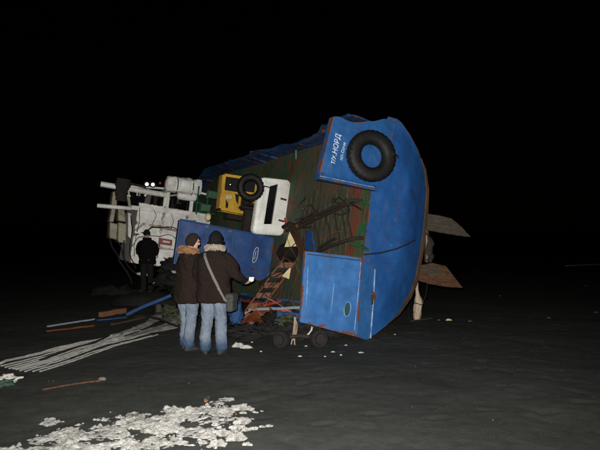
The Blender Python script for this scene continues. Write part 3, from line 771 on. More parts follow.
# body behind the frame: dark inside with yellow flanks
MB().prism([HX(u, v, XC + .08) for u, v in (YA, YB_, YC_, YD)], (.2, 0, 0)).build('machinery', 'black', yc, bevel=.01)
a_, d_ = HX(*YA, XC), HX(*YD, XC); off = B(0, 0, .03)
MB().grid(quad([a_ + off, d_ + off, d_ + off + B(.27, 0, 0), a_ + off + B(.27, 0, 0)]), 10, 10, B(0, 0, .02), .01).build('side_panel', 'yellow_paint', yc, True)
MB().grid(quad([HX(*YC_, XC) + B(0, -.05, 0), d_ + B(0, -.05, 0), d_ + B(.27, -.05, 0), HX(*YC_, XC) + B(.27, -.05, 0)]), 8, 8, B(0, -.02, 0), .01).build('side_panel', 'yellow_paint', yc, True)
MB().ellipsoid(HX(230.5, 184.5, XC + .05), (.04, .05, .05)).build('gauge', 'chrome', yc, True)
MB().bar(HX(239, 208, XC + .04), HX(242, 209, XC + .04), .03, .03, (1, 0, 0)).build('handle', 'chrome', yc)
MB().box(HX(246, 203, XC + .06), (.06, .22, .12)).build('motor_block', 'dark_steel', yc, bevel=.01)
MB().box(HX(238, 218, XC + .3), (.4, .14, .7)).build('foot_rail', 'dark_steel', yc, bevel=.01)

# ------------------------------------------------------------------ liferaft canister
lc = thing('liferaft_canister', 'dented white canister strapped above the white wheelhouse', 'canister')
lc.matrix_world = BM
ca_, cb_ = HX(165, 183.5, 7.62), HX(201.5, 188, 7.62)
ring = []; ax_ = (cb_ - ca_).normalized(); sy = Vector((0, -1, 0)); sx_ = ax_.cross(sy).normalized(); sy = sx_.cross(ax_)
for i in range(25):
    t = i / 24; r = .215 * min(1, (1 - (2 * t - 1) ** 12) ** .5 + .25); c = ca_.lerp(cb_, t)
    ring.append([c + (sx_ * math.copysign(abs(math.cos(a)) ** .7, math.cos(a)) + sy * math.copysign(abs(math.sin(a)) ** .7, math.sin(a))) * r * (1 + .16 * noise.noise((math.cos(a) * 2, math.sin(a) * 2, t * 5)) + .10 * noise.noise((math.cos(a) * 5, math.sin(a) * 5, t * 14))) for a in [2 * math.pi * k / 24 for k in range(24)]])
MB().rings(ring).build('shell', 'white_paint', lc, 'all')
for t in (.3, .72):
    c = ca_.lerp(cb_, t); P = [c + (sx_ * math.cos(a) + sy * math.sin(a)) * .235 for a in [2 * math.pi * k / 20 for k in range(21)]]
    MB().tube(P, .014, 5, False).build('strap', 'dark_steel', lc)
c2 = MB()
ring = []
a2, b2 = HX(177, 195, 7.7), HX(197, 197.5, 7.7)
for i in range(13):
    t = i / 12; r = .12 * min(1, (1 - (2 * t - 1) ** 10) ** .5 + .3); c = a2.lerp(b2, t)
    ring.append([c + (sx_ * math.cos(a) + sy * math.sin(a)) * r * (1 + .15 * noise.noise((math.cos(a), math.sin(a) * 2, t * 4))) for a in [2 * math.pi * k / 16 for k in range(16)]])
c2.rings(ring).build('cradle', 'white_paint', lc, 'all')

# ------------------------------------------------------------------ things lying by the boat
# ladder leaning on the deck
foot = G(238, 322, .02); top = at(297, 240, 12.05)
ld = thing('ladder', 'rusty steel ladder leaning from the sand onto the wrecked deck', 'ladder', foot)
dv = top - foot; rx = Vector((.30, .10, 0)); un = dv.normalized()
for s in (0, 1):
    P = [rx * s + dv * (i / 10) + Vector((0, .02 * noise.noise((i * .7, s, 0)), .015 * noise.noise((i * .7, s, 4)))) for i in range(11)]
    MB().tube(P, .02, 8).build('rail', 'orange_board', ld, True)
for i in range(8):
    t = .06 + i * .125; p = dv * t
    MB().bar(p, p + rx, .11, .022, un.cross(rx)).build('rung', 'salmon_wood', ld, bevel=.005)

# dark canvas bundle and cream boards in the tangle above the ladder
def lump(name, mat, c, r, seed, amp=.25, sc=3, lab=None, cat=None, parent=None, group=None, nu=28, nv=18, floor=False):
    m = MB().ellipsoid((0, 0, 0), r, None, nu, nv)
    for i, v in enumerate(m.v): m.v[i] = v * (1 + amp * fbm(v / max(r) + Vector((seed, 0, 0)), sc, 4))
    o = m.build(name, mat, parent, 'all'); o.location = c
    if lab: tag(o, lab, cat, group)
    return o
lump('canvas_bundle', 'coat_dark', at(289, 252, 12.15), (.24, .2, .2), 3, .3, 2, 'dark crumpled canvas bundle caught at the top of the rusty ladder', 'bundle')
def flat_board(name, mat, pts, th, lab, cat, group=None, dent=.01, nu=10, nv=10, seed=0):
    q = [Vector(p) for p in pts]; cen = sum(q, Vector()) / 4; n_ = (q[1] - q[0]).cross(q[3] - q[0]).normalized() * th
    o = MB().grid(quad(q), nu, nv, n_, dent, 3, .03, seed).build(name, mat, None, False, origin=cen); return tag(o, lab, cat, group)
flat_board('broken_board', 'cream_board', [at(290, 231, 12.0), at(295, 231, 12.0), at(298.5, 246, 11.95), at(284.5, 247, 11.95)], .02, 'cream painted board wedged upright above the dark canvas bundle', 'board')
flat_board('broken_board', 'cream_board', [at(289.5, 268, 11.6), at(291, 268, 11.6), at(289, 279, 11.55), at(282, 276, 11.55)], .02, 'cream splinter of board stuck behind the ladder rungs', 'board')
flat_board('orange_hatch_cover', 'orange_board', [G(235, 330, .02), G(266, 331, .02), at(292, 309, 11.0), at(259, 308, 11.2)], .03, 'orange-brown hatch cover propped up in the debris at the ladder foot', 'hatch cover', dent=.04)
def stick(name, mat, a, b, w, h, lab, cat, group=None, bend=.0):
    a = Vector(a); b = Vector(b); m = MB(); n = 10; d = (b - a).normalized(); y = Vector((0, 0, 1)).cross(d).normalized(); z = d.cross(y); rs = []
    for i in range(n + 1):
        t = i / n; c = a.lerp(b, t) + y * bend * math.sin(math.pi * t) + (y * noise.noise((t * 4, a.x * 3, 0)) + z * noise.noise((t * 4, a.x * 3, 5))) * w * .15
        k = 1 + .12 * noise.noise((t * 9, a.y, 2))
        rs.append([c + y * (sy_ * w / 2 * k) + z * (sz_ * h / 2 * k) for sy_, sz_ in ((-1, -1), (1, -1), (1, 1), (-1, 1))])
    m.rings(rs); cen = (a + b) / 2
    o = m.build(name, mat, None, False, min(w, h) * .12, origin=cen); return tag(o, lab, cat, group)
stick('red_board', 'red_paint', at(263, 305.5, 11.3), at(281, 301, 11.5), .05, .05, 'red painted batten lying across the debris under the ladder', 'board')
stick('red_board', 'red_paint', at(281, 311, 11.0), at(291, 313, 11.0), .14, .12, 'short red painted block beside the orange hatch cover', 'block')
stick('red_board', 'red_paint', at(262, 327, 10.7), at(276, 318, 10.9), .05, .04, 'red painted stick slanting in front of the orange hatch cover', 'stick')
stick('rail_pipe', 'pale_blue_wood', at(249, 309.5, 11.2), at(301, 307.5, 10.6), .05, .05, 'grey bent pipe running level from the blue stern panel over the debris', 'pipe')
stick('blue_timber', 'blue_plastic', at(278, 315, 10.6), at(302, 316, 10.3), .10, .12, 'short blue beam end under the grey pipe', 'beam')
lump('blue_tarpaulin', 'blue_plastic', at(236, 311, 10.6) + Vector((0, 0, -.02)), (.13, .16, .26), 5, .5, 2.5, 'crumpled blue tarpaulin at the foot of the ladder', 'tarpaulin')
lump('rubble_heap', 'black', G(268, 336, .04), (.62, .35, .12), 11, .9, 6, nu=70, nv=40, lab= 'low dark heap of wreckage under the ladder', cat='heap')
lump('rubble_heap', 'black', at(305, 331, 9.9), (.42, .3, .12), 17, .9, 6, nu=60, nv=36, lab= 'low dark heap of wreckage tucked under the blue stern panel', cat='heap')

# splintered sticks and pipes tangled at the ladder foot
KD = [('red_paint', 'red painted'), ('rusty_steel', 'rusty'), ('orange_board', 'orange'), ('grey_wood', 'grey'), ('blue_plastic', 'blue')]
for i, (u0, v0, u1, v1, Y) in enumerate(((246, 331, 272, 312, 10.9), (258, 316, 285, 322, 10.8), (270, 308, 284, 326, 10.7), (250, 322, 279, 330, 10.5), (276, 299, 299, 302, 11.4), (264, 296, 291, 312, 11.3), (286, 318, 300, 327, 10.2), (244, 314, 262, 303, 11.1), (292, 297, 301, 314, 11.0), (268, 326, 290, 319, 10.5), (255, 309, 268, 321, 10.9), (280, 326, 301, 331, 9.9))):
    mt, w_ = KD[i % 5]
    stick('broken_stick', mt, at(u0, v0, Y), at(u1, v1, Y + rnd.uniform(-.25, .25)), rnd.uniform(.025, .06), rnd.uniform(.02, .045), w_ + ' broken stick in the tangle of wreckage at the ladder foot', 'stick', 'broken sticks at the ladder foot', .05)
for i, (u, v, Y) in enumerate(((272, 317, 10.7), (287, 321, 10.3), (255, 326, 10.7))):
    lump('torn_cloth', ('trousers_dark', 'olive_debris', 'red_paint')[i], at(u, v, Y), (.16, .12, .09), 80 + i, .8, 3, ('dark torn cloth lying in the wreckage behind the small wheels', 'olive torn cloth lying in the wreckage by the blue beam end', 'dull red torn cloth at the foot of the orange hatch cover')[i], 'cloth')
# bobbin wheels under the stern
def wheel(c, r, w, ax, lab):
    t = thing('bobbin_wheel', lab, 'wheel', c, 0)
    t.rotation_euler = (R(90), 0, ax)
    mobj('tyre', tyre_mesh(r, r * .45, w, 12, 60), 'black', t)
    m = MB(); m.tube([(0, 0, -w * .45), (0, 0, w * .45)], r * .5, 16); m.build('hub', 'dark_steel', t, True)
    return t
wheel(G(281.5, 347, .135), .14, .13, R(-35), 'small black rubber wheel lying beside the dangling rope')
wheel(G(318.5, 346.5, .14), .15, .15, R(25), 'small black rubber wheel tucked below the blue stern panel')
ax1 = G(281.5, 347, .15) + Vector((.0, .05, 0)); ax2 = G(318.5, 346.5, .15)
tag(MB().tube([Vector() , (ax2 - ax1) * .5 + Vector((0, 0, .03)), ax2 - ax1], .03, 8).build('axle_bar', 'dark_steel', None, True), 'rusty axle bar linking the two small black wheels', 'axle').location = ax1
# dangling ropes
def rope(pts, r, mat, lab, name='rope', cat='rope', n=6, group=None):
    P = [Vector(p) for p in pts]; out = []
    for i in range(len(P) - 1):
        p0 = P[max(i - 1, 0)]; p1 = P[i]; p2 = P[i + 1]; p3 = P[min(i + 2, len(P) - 1)]
        for k in range(8):
            t = k / 8; out.append(.5 * ((2 * p1) + (p2 - p0) * t + (2 * p0 - 5 * p1 + 4 * p2 - p3) * t * t + (3 * p1 - p0 - 3 * p2 + p3) * t ** 3))
    out.append(P[-1]); o0 = out[0].copy()
    o = MB().tube([q - o0 for q in out], r, n).build(name, mat, None, True); o.location = o0; return tag(o, lab, cat, group)
# ropes and torn netting twine in the tangle
tw = random.Random(44)
for i in range(12):
    u, v = tw.uniform(268, 312), tw.uniform(236, 300); P = []
    Y = 11.9 - (v - 236) / 64 * .6
    for k in range(5):
        P.append(at(u, v, Y + tw.uniform(-.1, .1))); u += tw.uniform(-14, 10); v += tw.uniform(3, 14)
    rope(P, tw.uniform(.005, .011), ('black', 'dark_steel', 'rusty_steel', 'orange_board')[i % 4], ('black', 'grey', 'rust-brown', 'orange')[i % 4] + ' twine hanging in the tangle round the rusty ladder', 'twine', 'twine', 5, 'twine round the rusty ladder')
YR = 9.35
rope([at(294.5, 317, YR), at(294, 326, YR), at(292.5, 338, YR), at(290.5, 347, YR), at(289, 352, YR - .05)], .011, 'rope', 'pale rope end hanging straight down to the sand beside the blue stern panel')
rope([at(295.5, 317, YR - .02), at(295, 330, YR), at(294.5, 342, YR), at(296.5, 352, YR - .1)], .012, 'rope', 'pale rope end hanging with its tip curled on the sand')
rope([at(295, 318, YR + .02), at(297, 325, YR), at(296, 334, YR), at(293, 340, YR)], .009, 'rope', 'short pale rope loop hanging at the corner of the stern panel')
rope([at(312, 327, YR - .02), at(311, 331, YR - .06), at(307.5, 335, YR - .08)], .016, 'scrap_white', 'short white rope stub sticking out under the stern panel')

# pale stake under the skeg, with green cord
ps = thing('hanging_cloth', 'pale limp cloth bundle hanging to the sand under the brown skeg', 'cloth', G(418, 320))
h_ = at(417, 273, 9.75).z; rs = []
for z, r, dx in ((-.02, .04, -.02), (.04, .07, -.02), (.12, .078, -.015), (.2, .082, .0), (.28, .09, .01), (.36, .082, .02), (.44, .062, .005), (.52, .045, -.005), (.62, .035, -.02), (h_ + .1, .03, -.03)):
    rs.append([Vector((dx + r * math.cos(a) * (1 + .5 * noise.noise((math.cos(a) * 2, math.sin(a) * 2, z * 6))), r * .7 * math.sin(a) * (1 + .5 * noise.noise((math.cos(a) * 2, math.sin(a) * 2, z * 6 + 9))), z)) for a in [2 * math.pi * k / 22 for k in range(22)]])
MB().rings(rs).build('cloth', 'pale_wood', ps, 'all')
MB().tube([Vector((.09 * math.cos(a), .09 * math.sin(a), .34 + .02 * math.sin(a * 2))) for a in [2 * math.pi * k / 18 for k in range(19)]] + [Vector((.16, -.02, .5)), Vector((.2, -.02, .75)), Vector((.17, 0, 1.0))], .009, 5).build('black_cord', 'black', ps, True)
rope([G(409, 300) + Vector((0, 0, .3)), G(409, 319, .03), G(418, 321, .02), G(432, 319, .02)], .008, 'green_rope', 'thin green cord lying round the foot of the pale hanging cloth')

# ------------------------------------------------------------------ loose lines, planks and scraps on the sand
# white plastic strips fanned out over the sand
ends = [((0, 364.5), (82, 345), (128, 334)), ((1, 367), (84, 347), (134, 332)), ((9, 369.2), (80, 350), (138, 334)), ((16, 370.3), (88, 350), (141, 336)), ((25, 371.6), (86, 352), (150, 334)), ((33, 371.8), (92, 352.5), (152, 337)), ((-30, 371), (40, 353.5), (118, 336)), ((5, 368.2), (82, 348.5), (140, 331)), ((13, 369.8), (84, 350), (146, 333)), ((20, 371), (87, 351), (150, 333)), ((-40, 371.5), (50, 354), (120, 337.5)), ((40, 372), (96, 352.5), (158, 336))]
for i, tr_ in enumerate(ends):
    P = []
    for k in range(25):
        t = k / 24; u = (1 - t) ** 2 * tr_[0][0] + 2 * t * (1 - t) * tr_[1][0] + t * t * tr_[2][0]; v = (1 - t) ** 2 * tr_[0][1] + 2 * t * (1 - t) * tr_[1][1] + t * t * tr_[2][1]
        P.append(G(u, v, .018 + .006 * noise.noise((t * 9, i, 0))))
    m = MB().tube([p - P[0] for p in P], .0095, 6, True, 1); o = m.build('white_strip', 'white_plastic', None, True); o.location = P[0]
    tag(o, 'long thin white plastic strip in a fan of parallel strips on the sand', 'strip', 'white strips fanned out on the sand')
def sheet(name, mat, L, Rr, w, lab, cat, seed):
    """long crumpled sheet on the sand between two traced borders"""
    nu, nv = 60, 10
    def bz(pts, t):
        k = t * (len(pts) - 1); i = min(int(k), len(pts) - 2); f = k - i; return pts[i][0] + (pts[i + 1][0] - pts[i][0]) * f, pts[i][1] + (pts[i + 1][1] - pts[i][1]) * f
    def fn(s, t):
        a = bz(L, s); b = bz(Rr, s); p = gnd(a[0] + (b[0] - a[0]) * t, a[1] + (b[1] - a[1]) * t)
        g = noise.noise((t * 5 + seed, s * 2.5, 0)) + .5 * noise.noise((t * 13 + seed, s * 6, 3))
        p.z = ground_h(p.x, p.y) + .02 + w * max(-.2, g) + .02 * math.sin(t * math.pi); return p
    o = MB().grid(fn, nu, nv).build(name, mat, None, 'all'); m = o.modifiers.new('s', 'SOLIDIFY'); m.thickness = .006
    return tag(o, lab, cat)
sheet('plastic_sheet', 'white_plastic', [(108, 338), (130, 331), (146, 322), (157, 315)], [(112, 340), (134, 333), (152, 325), (169, 316)], .05, 'white plastic sheet bunched lengthwise beside the man in the fur hood', 'sheet', 1)
sheet('plastic_sheet', 'white_plastic', [(100, 345.5), (122, 338.5), (148, 330), (176, 322)], [(102, 347), (126, 341), (152, 334), (179, 328)], .05, 'white plastic sheet trailing past the man in the fur hood, crossed by a black cable', 'sheet', 4)
rope([G(134, 322.5, .10), G(146, 322, .12), G(160, 325.5, .11), G(171, 329.5, .10), G(183, 331, .06), G(196, 330, .03)], .022, 'black', 'black cable crossing the white plastic sheet', 'cable', 'cable')
rope([G(40, 362, .03), G(70, 352, .03), G(100, 343, .04), G(130, 329, .10)], .016, 'black', 'dark line running along the white strips', 'cable', 'cable')
stick('thin_plank', 'pale_blue_wood', G(47.5, 329.5, .06), G(94, 322.3, .06), .05, .03, 'pale weathered blue plank lying over an orange one', 'plank')
stick('thin_plank', 'orange_board', G(46.5, 333, .03), G(94, 326.5, .03), .06, .03, 'orange-brown plank under a pale blue plank on the sand', 'plank')
stick('thin_plank', 'blue_plastic', G(97, 322, .03), G(126, 318.5, .03), .05, .03, 'short bright blue plank under the salmon board', 'plank')
stick('wood_block', 'salmon_wood', G(100, 318.5, .08), G(125, 314.5, .08), .10, .11, 'ragged salmon coloured board standing on edge', 'board')
stick('blue_timber', 'blue_plastic', G(126, 317, .06), at(171, 295, 12.9), .10, .07, 'long blue beam sloping up from the sand behind the man in the fur hood', 'beam')
stick('thin_plank', 'brown_wood', G(112, 326, .03), G(170, 314, .04), .05, .03, 'brown plank lying beside the white plastic sheet', 'plank')
stick('wood_post', 'grey_wood', G(158.5, 314, 0), G(158.5, 314, .25), .14, .14, 'short grey wooden stump among the white plastic sheets', 'stump') if False else None
st = MB(); st.tube([(0, 0, -.04), (.01, 0, .1), (0, .01, .2), (.02, 0, .26)], [.085, .08, .075, .06], 10); st = roughen(st, .02, 9).build('wood_post', 'grey_wood', None, 'all'); st.location = G(158.5, 316); tag(st, 'short grey wooden stump among the white plastic sheets', 'stump')
lump('debris_heap', 'olive_debris', G(171, 317, .06), (.24, .22, .16), 8, .7, 3, 'small greenish heap of debris behind the man in the fur hood', 'heap')
lump('debris_heap', 'plank_wood', G(178, 322, .04), (.3, .2, .12), 9, .7, 3, 'small brown heap of debris beside the white plastic sheet', 'heap')
stick('thin_stick', 'brown_wood', G(42, 391.5, .02), G(101, 382, .02), .018, .016, 'thin brown stick lying alone on bare dark sand', 'stick', bend=.04)
lump('stick_knot', 'pale_pebble', G(102, 380.5, .02), (.04, .025, .02), 2, .4, 3, 'small pale lump at the tip of the thin brown stick', 'lump')
stick('thin_stick', 'rope', G(566, 266.3, .03), G(604, 264.5, .03), .10, .10, 'long pale pole lying far off on the dark beach', 'pole')
# clump at the edge of the sand
lump('seaweed_clump', 'green_rope', G(4, 386, .03), (.08, .08, .03), 21, .9, 3, 'dark green clump of net on the sand below the white strips', 'net')
lump('net_scrap', 'scrap_white', G(7, 383, .05), (.13, .08, .04), 23, .8, 3, 'pale grey rag lying on the dark green net', 'rag')
# white scraps round the wreck
def crumple(name, u, v, rx_, ry_, h, seed, lab, mat='scrap_white', group=None, cat='scrap'):
    c = G(u, v); m = MB()
    def fn(s, t):
        a, b = 2 * s - 1, 2 * t - 1; k = 1 + .35 * noise.noise((a * 2 + seed, b * 2, 0))
        return Vector((a * rx_ * k * math.sqrt(1 - b * b / 2), b * ry_ * k * math.sqrt(1 - a * a / 2), .01 + h * (1 - max(abs(a), abs(b)) ** 2) * (.6 + .9 * abs(fbm((a * 2 + seed, b * 2, 5), 1.5, 3)))))
    o = m.grid(fn, 12, 12).build(name, mat, None, False); o.location = c; return tag(o, lab, cat, group)
crumple('plastic_scrap', 238, 346, .10, .12, .05, 1, 'white crumpled plastic scrap on the sand beside the man with the shoulder bag')
crumple('plastic_scrap', 246, 348, .10, .08, .04, 2, 'flat white plastic scrap in front of the orange hatch cover')
for i, (u, v, r) in enumerate(((252, 343, .03), (261, 352, .03), (300, 357, .05), (333, 352, .05), (361, 353, .07), (341, 356, .03), (272, 338, .03), (306, 346, .04), (259, 331, .03), (395, 336, .03), (346, 345, .04), (325, 358, .025))):
    crumple('plastic_scrap', u, v, r * .6, r * .5, .012, 10 + i, 'tiny pale scrap of litter on the sand round the stern', group='litter round the stern')
for i, (u, v, r) in enumerate(((586, 286, .10), (596, 312, .10), (549, 318, .08), (470, 322, .07), (480, 273, .12), (505, 273, .10), (439, 321, .05), (500, 296, .07))):
    crumple('plastic_scrap', u, v, r * .6, r * .4, .015, 40 + i, 'small pale scrap lying out on the open dark beach', 'pale_pebble', 'litter on the open beach')
crumple('plastic_scrap', 449, 321, .07, .04, .03, 71, 'yellowish leaf-like scrap on the sand beside the pale hanging cloth', 'cream_board')
# tangle by the wheelhouse
lump('net_heap', 'black', at(171, 281, 14.9), (.42, .3, .20), 39, .8, 4, 'ragged black net heaped between the man in the black jacket and the wheelhouse', 'net')
pb = at(147, 291.5, 15.4)
lump('net_heap', 'black', (pb.x, pb.y, .02), (.9, .6, pb.z - .01), 35, .12, 3, 'flat black mound of net under the man in the black jacket', 'net')
lump('net_heap', 'black', at(176, 268, 15.2), (.34, .3, .24), 37, .7, 4, 'torn black net hanging against the white wheelhouse wall', 'net')
lump('net_heap', 'black', at(188, 285, 14.6), (.55, .4, .25), 31, .6, 4, 'black heap of tangled net below the white wheelhouse', 'net')
lump('net_heap', 'black', G(116, 294, .02), (.7, .5, .22), 33, .6, 4, 'low black heap of net beside the man in the dark jacket', 'net')
for i, (u, v, Y, r) in enumerate(((166, 280, 14.9, .14), (172, 277, 14.9, .13), (160, 283, 14.9, .10), (145, 274, 15.6, .12), (178, 272, 14.9, .1))):
    lump('foam_scrap', 'scrap_white', at(u, v, Y), (r * 1.6, r, r * .4), 50 + i, .5, 3, 'dirty white foam scrap caught in the black net below the wheelhouse', 'scrap', group='foam scraps in the net')

# ------------------------------------------------------------------ dirty snow
def snow_mask(x, y):
    p = Vector((x, y, CAM_H * 0)); d = p - CP; z = d.dot(_fw); return 300 + FPX * d.x / z, 225 - FPX * d.dot(_up) / z
SNOW = [((95, 436), 62, 13), ((150, 424), 62, 12), ((195, 412), 40, 8), ((120, 448), 95, 12), ((205, 421), 34, 9), ((60, 446), 34, 8), ((215, 404), 14, 3), ((228, 399), 8, 2), ((200, 432), 26, 8), ((50, 422), 16, 3.5), ((228, 436), 14, 4), ((90, 462), 120, 16), ((214, 447), 24, 4)]
def snow_field():
    st_ = .0105; xs = [-2.75 + st_ * i for i in range(int(2.6 / st_))]; ys = [3.9 + st_ * j for j in range(int(2.3 / st_))]
    hh = {}; vs = []; idx = {}
    for i, x in enumerate(xs):
        for j, y in enumerate(ys):
            u, v = snow_mask(x, y); m = -1.0
            for (cu, cv), a, b in SNOW:
                m = max(m, 1 - ((u - cu) / a) ** 2 - ((v - cv) / b) ** 2)
            if m < -.75: continue
            q = Vector((x, y, 0)); n1 = fbm(q, 3.0, 6)
            vd = noise.voronoi(q * 8 + Vector((fbm(q, 5, 2), fbm(q + Vector((3, 3, 3)), 5, 2), 0)) * .7)[0]; dome = max(0, 1 - vd[0] ** 2 * 2.2); crease = min(1, (vd[1] - vd[0]) * 3)
            e = m * .95 + n1 * 1.25 + .0 - .14 * (1 - crease) + .35 * fbm(q, 18, 3)
            h = -.012
            if e > 0:
                t_ = min(1, e * 2.0); h = -.012 + t_ ** 1.0 * (.014 + .019 * dome * crease * (.4 + max(0, .6 + fbm(q, 4, 2))) + .02 * max(0, fbm(q, 2.2, 2))) + .011 * fbm(q + Vector((5, 5, 5)), 26, 5) * t_
            if e > -.08: hh[(i, j)] = (e, h)
    for (i, j), (e, h) in hh.items():
        idx[(i, j)] = len(vs); x, y = xs[i], ys[j]
        jx = .008 * noise.noise((x * 40, y * 40, 1)); jy = .008 * noise.noise((x * 40, y * 40, 8))
        vs.append((x + jx, y + jy, ground_h(x, y) + (h if e > 0 else -.014)))
    fs = []
    for (i, j) in hh:
        k = [(i, j), (i + 1, j), (i + 1, j + 1), (i, j + 1)]
        if all(q in idx for q in k) and any(hh[q][0] > 0 for q in k): fs.append(tuple(idx[q] for q in k))
    me = bpy.data.meshes.new('dirty_snow'); me.from_pydata(vs, [], fs); me.materials.append(MATS['snow'])
    for p in me.polygons: p.use_smooth = True
    o = link(bpy.data.objects.new('dirty_snow', me)); o['kind'] = 'stuff'; tag(o, 'patch of dirty lumpy old snow on the dark sand', 'snow')
snow_field()
for i, (u, v, r) in enumerate(((229, 413, .035), (240, 410, .07), (247, 409, .05), (243, 415, .025), (256, 414, .02), (253, 412, .015), (242, 424, .07), (237, 431, .05), (246, 433, .035), (254, 432, .03), (262, 430, .02), (269, 429, .025), (207, 438, .05), (222, 436, .06), (236, 441, .07), (218, 446, .05), (247, 447, .03), (203, 445, .03), (158, 428, .05), (252, 420, .015), (262, 412, .012))):
    lump('snow_clod', 'snow', G(u, v, r * .15), (r * 1.3, r * .9, r * .5), 60 + i, .45, 2.5, 'small clod of dirty snow lying loose beside the snow patch', 'snow clod', group='loose snow clods', nu=16, nv=10)
cn = thing('crushed_can', 'small crushed grey can with an orange base at the edge of the dirty snow', 'can', G(206, 402, .02)); cn.rotation_euler = (R(12), R(30), 0); cn.scale = (.75, .75, .6)
MB().rings([[Vector((r * math.cos(a) + dx, r * math.sin(a), z)) for a in [2 * math.pi * k / 12 for k in range(12)]] for z, r, dx in ((.035, .03, 0), (.06, .034, .005), (.09, .028, .012), (.10, .02, .015))]).build('can_body', 'dark_steel', cn, True)
MB().rings([[Vector((r * math.cos(a), r * math.sin(a), z)) for a in [2 * math.pi * k / 12 for k in range(12)]] for z, r in ((-.03, .02), (0, .03), (.034, .031))]).build('can_base', 'salmon_wood', cn, True)

# ------------------------------------------------------------------ pebbles
def pebbles(name, mat, n, seed, lo, hi, lab):
    r_ = random.Random(seed); m = MB(); base = [(1, 0, 0), (.3, .9, 0), (-.8, .6, 0), (-.8, -.6, 0), (.3, -.9, 0)]
    for _ in range(n):
        u = r_.uniform(-20, 620); v = 268 + (460 - 268) * r_.random() ** 1.1; p = G(u, v); s = r_.uniform(lo, hi) * (.6 + .08 * p.y); a = r_.uniform(0, 6.3); ca, sa = math.cos(a), math.sin(a)
        P = [p + Vector((ca * x - sa * y, sa * x + ca * y, 0)) * s * r_.uniform(.7, 1.2) for x, y, _z in base]
        m.add(P + [p + Vector((r_.uniform(-.3, .3) * s, r_.uniform(-.3, .3) * s, s * r_.uniform(.4, .8)))], [(0, 1, 5), (1, 2, 5), (2, 3, 5), (3, 4, 5), (4, 0, 5)])
    o = m.build(name, mat); o['kind'] = 'stuff'; tag(o, lab, 'pebbles')
pebbles('dark_pebbles', 'pebble', 1500, 3, .004, .012, 'dark pebbles strewn over the whole beach')
pebbles('pale_pebbles', 'pale_pebble', 45, 4, .004, .010, 'scattered pale pebbles and shell bits on the beach')
# ------------------------------------------------------------------ people
def ering(c, rx, ry, rot=None, n=20, p=.85):
    out = []
    for k in range(n):
        a = 2 * math.pi * k / n
        q = Vector((rx * math.copysign(abs(math.cos(a)) ** p, math.cos(a)), ry * math.copysign(abs(math.sin(a)) ** p, math.sin(a)), 0))
        out.append(Vector(c) + (rot @ q if rot else q))
    return out
def limb(m, pts, rs, n=12):
    """rounded, tapering limb through its joints"""
    P = [Vector(p) for p in pts]; out = []; rr = []
    for i in range(len(P) - 1):
        p0 = P[max(i - 1, 0)]; p1 = P[i]; p2 = P[i + 1]; p3 = P[min(i + 2, len(P) - 1)]
        for k in range(5):
            t = k / 5; t2 = t * .85 + .15 * t * t
            out.append(.5 * ((2 * p1) + (p2 - p0) * t + (2 * p0 - 5 * p1 + 4 * p2 - p3) * t * t + (3 * p1 - p0 - 3 * p2 + p3) * t ** 3)); rr.append(rs[i] + (rs[i + 1] - rs[i]) * t)
    out.append(P[-1]); rr.append(rs[-1])
    d0 = (out[0] - out[1]).normalized(); d1 = (out[-1] - out[-2]).normalized()
    out = [out[0] + d0 * rr[0] * .6] + out + [out[-1] + d1 * rr[-1] * .6]; rr = [rr[0] * .5] + rr + [rr[-1] * .5]
    m.tube(out, rr, n)
def hand(m, wrist, direc, palm_n, curl=.6, side=1):
    """palm, four unequal bent fingers and a thumb leaving the side of the palm"""
    d = Vector(direc).normalized(); n_ = (Vector(palm_n) - d * Vector(palm_n).dot(d)).normalized(); s = d.cross(n_) * side; w = Vector(wrist)
    m.rings([[w + d * t + s * (a * ww) + n_ * (b * .014) for a, b in ((-1, -.7), (-.5, -1), (.5, -1), (1, -.7), (1, .7), (.5, 1), (-.5, 1), (-1, .7))] for t, ww in ((-.02, .026), (.02, .032), (.06, .041), (.092, .040))])
    for k, (o_, L) in enumerate(((-.031, .062), (-.011, .078), (.010, .083), (.031, .074))):
        p = w + d * .085 + s * o_; q = p; pts = [p - d * .01]; dd = d.copy()
        for seg in (.45, .32, .28):
            dd = (dd * math.cos(curl) + n_ * math.sin(curl)).normalized(); q = q + dd * L * seg; pts.append(q)
        limb(m, pts, [.0095, .0095, .0085, .0075], 8)
    t0 = w + d * .025 + s * .03
    limb(m, [t0, t0 + s * .03 + d * .028 + n_ * .012, t0 + s * .036 + d * .06 + n_ * .03], [.013, .011, .009], 8)
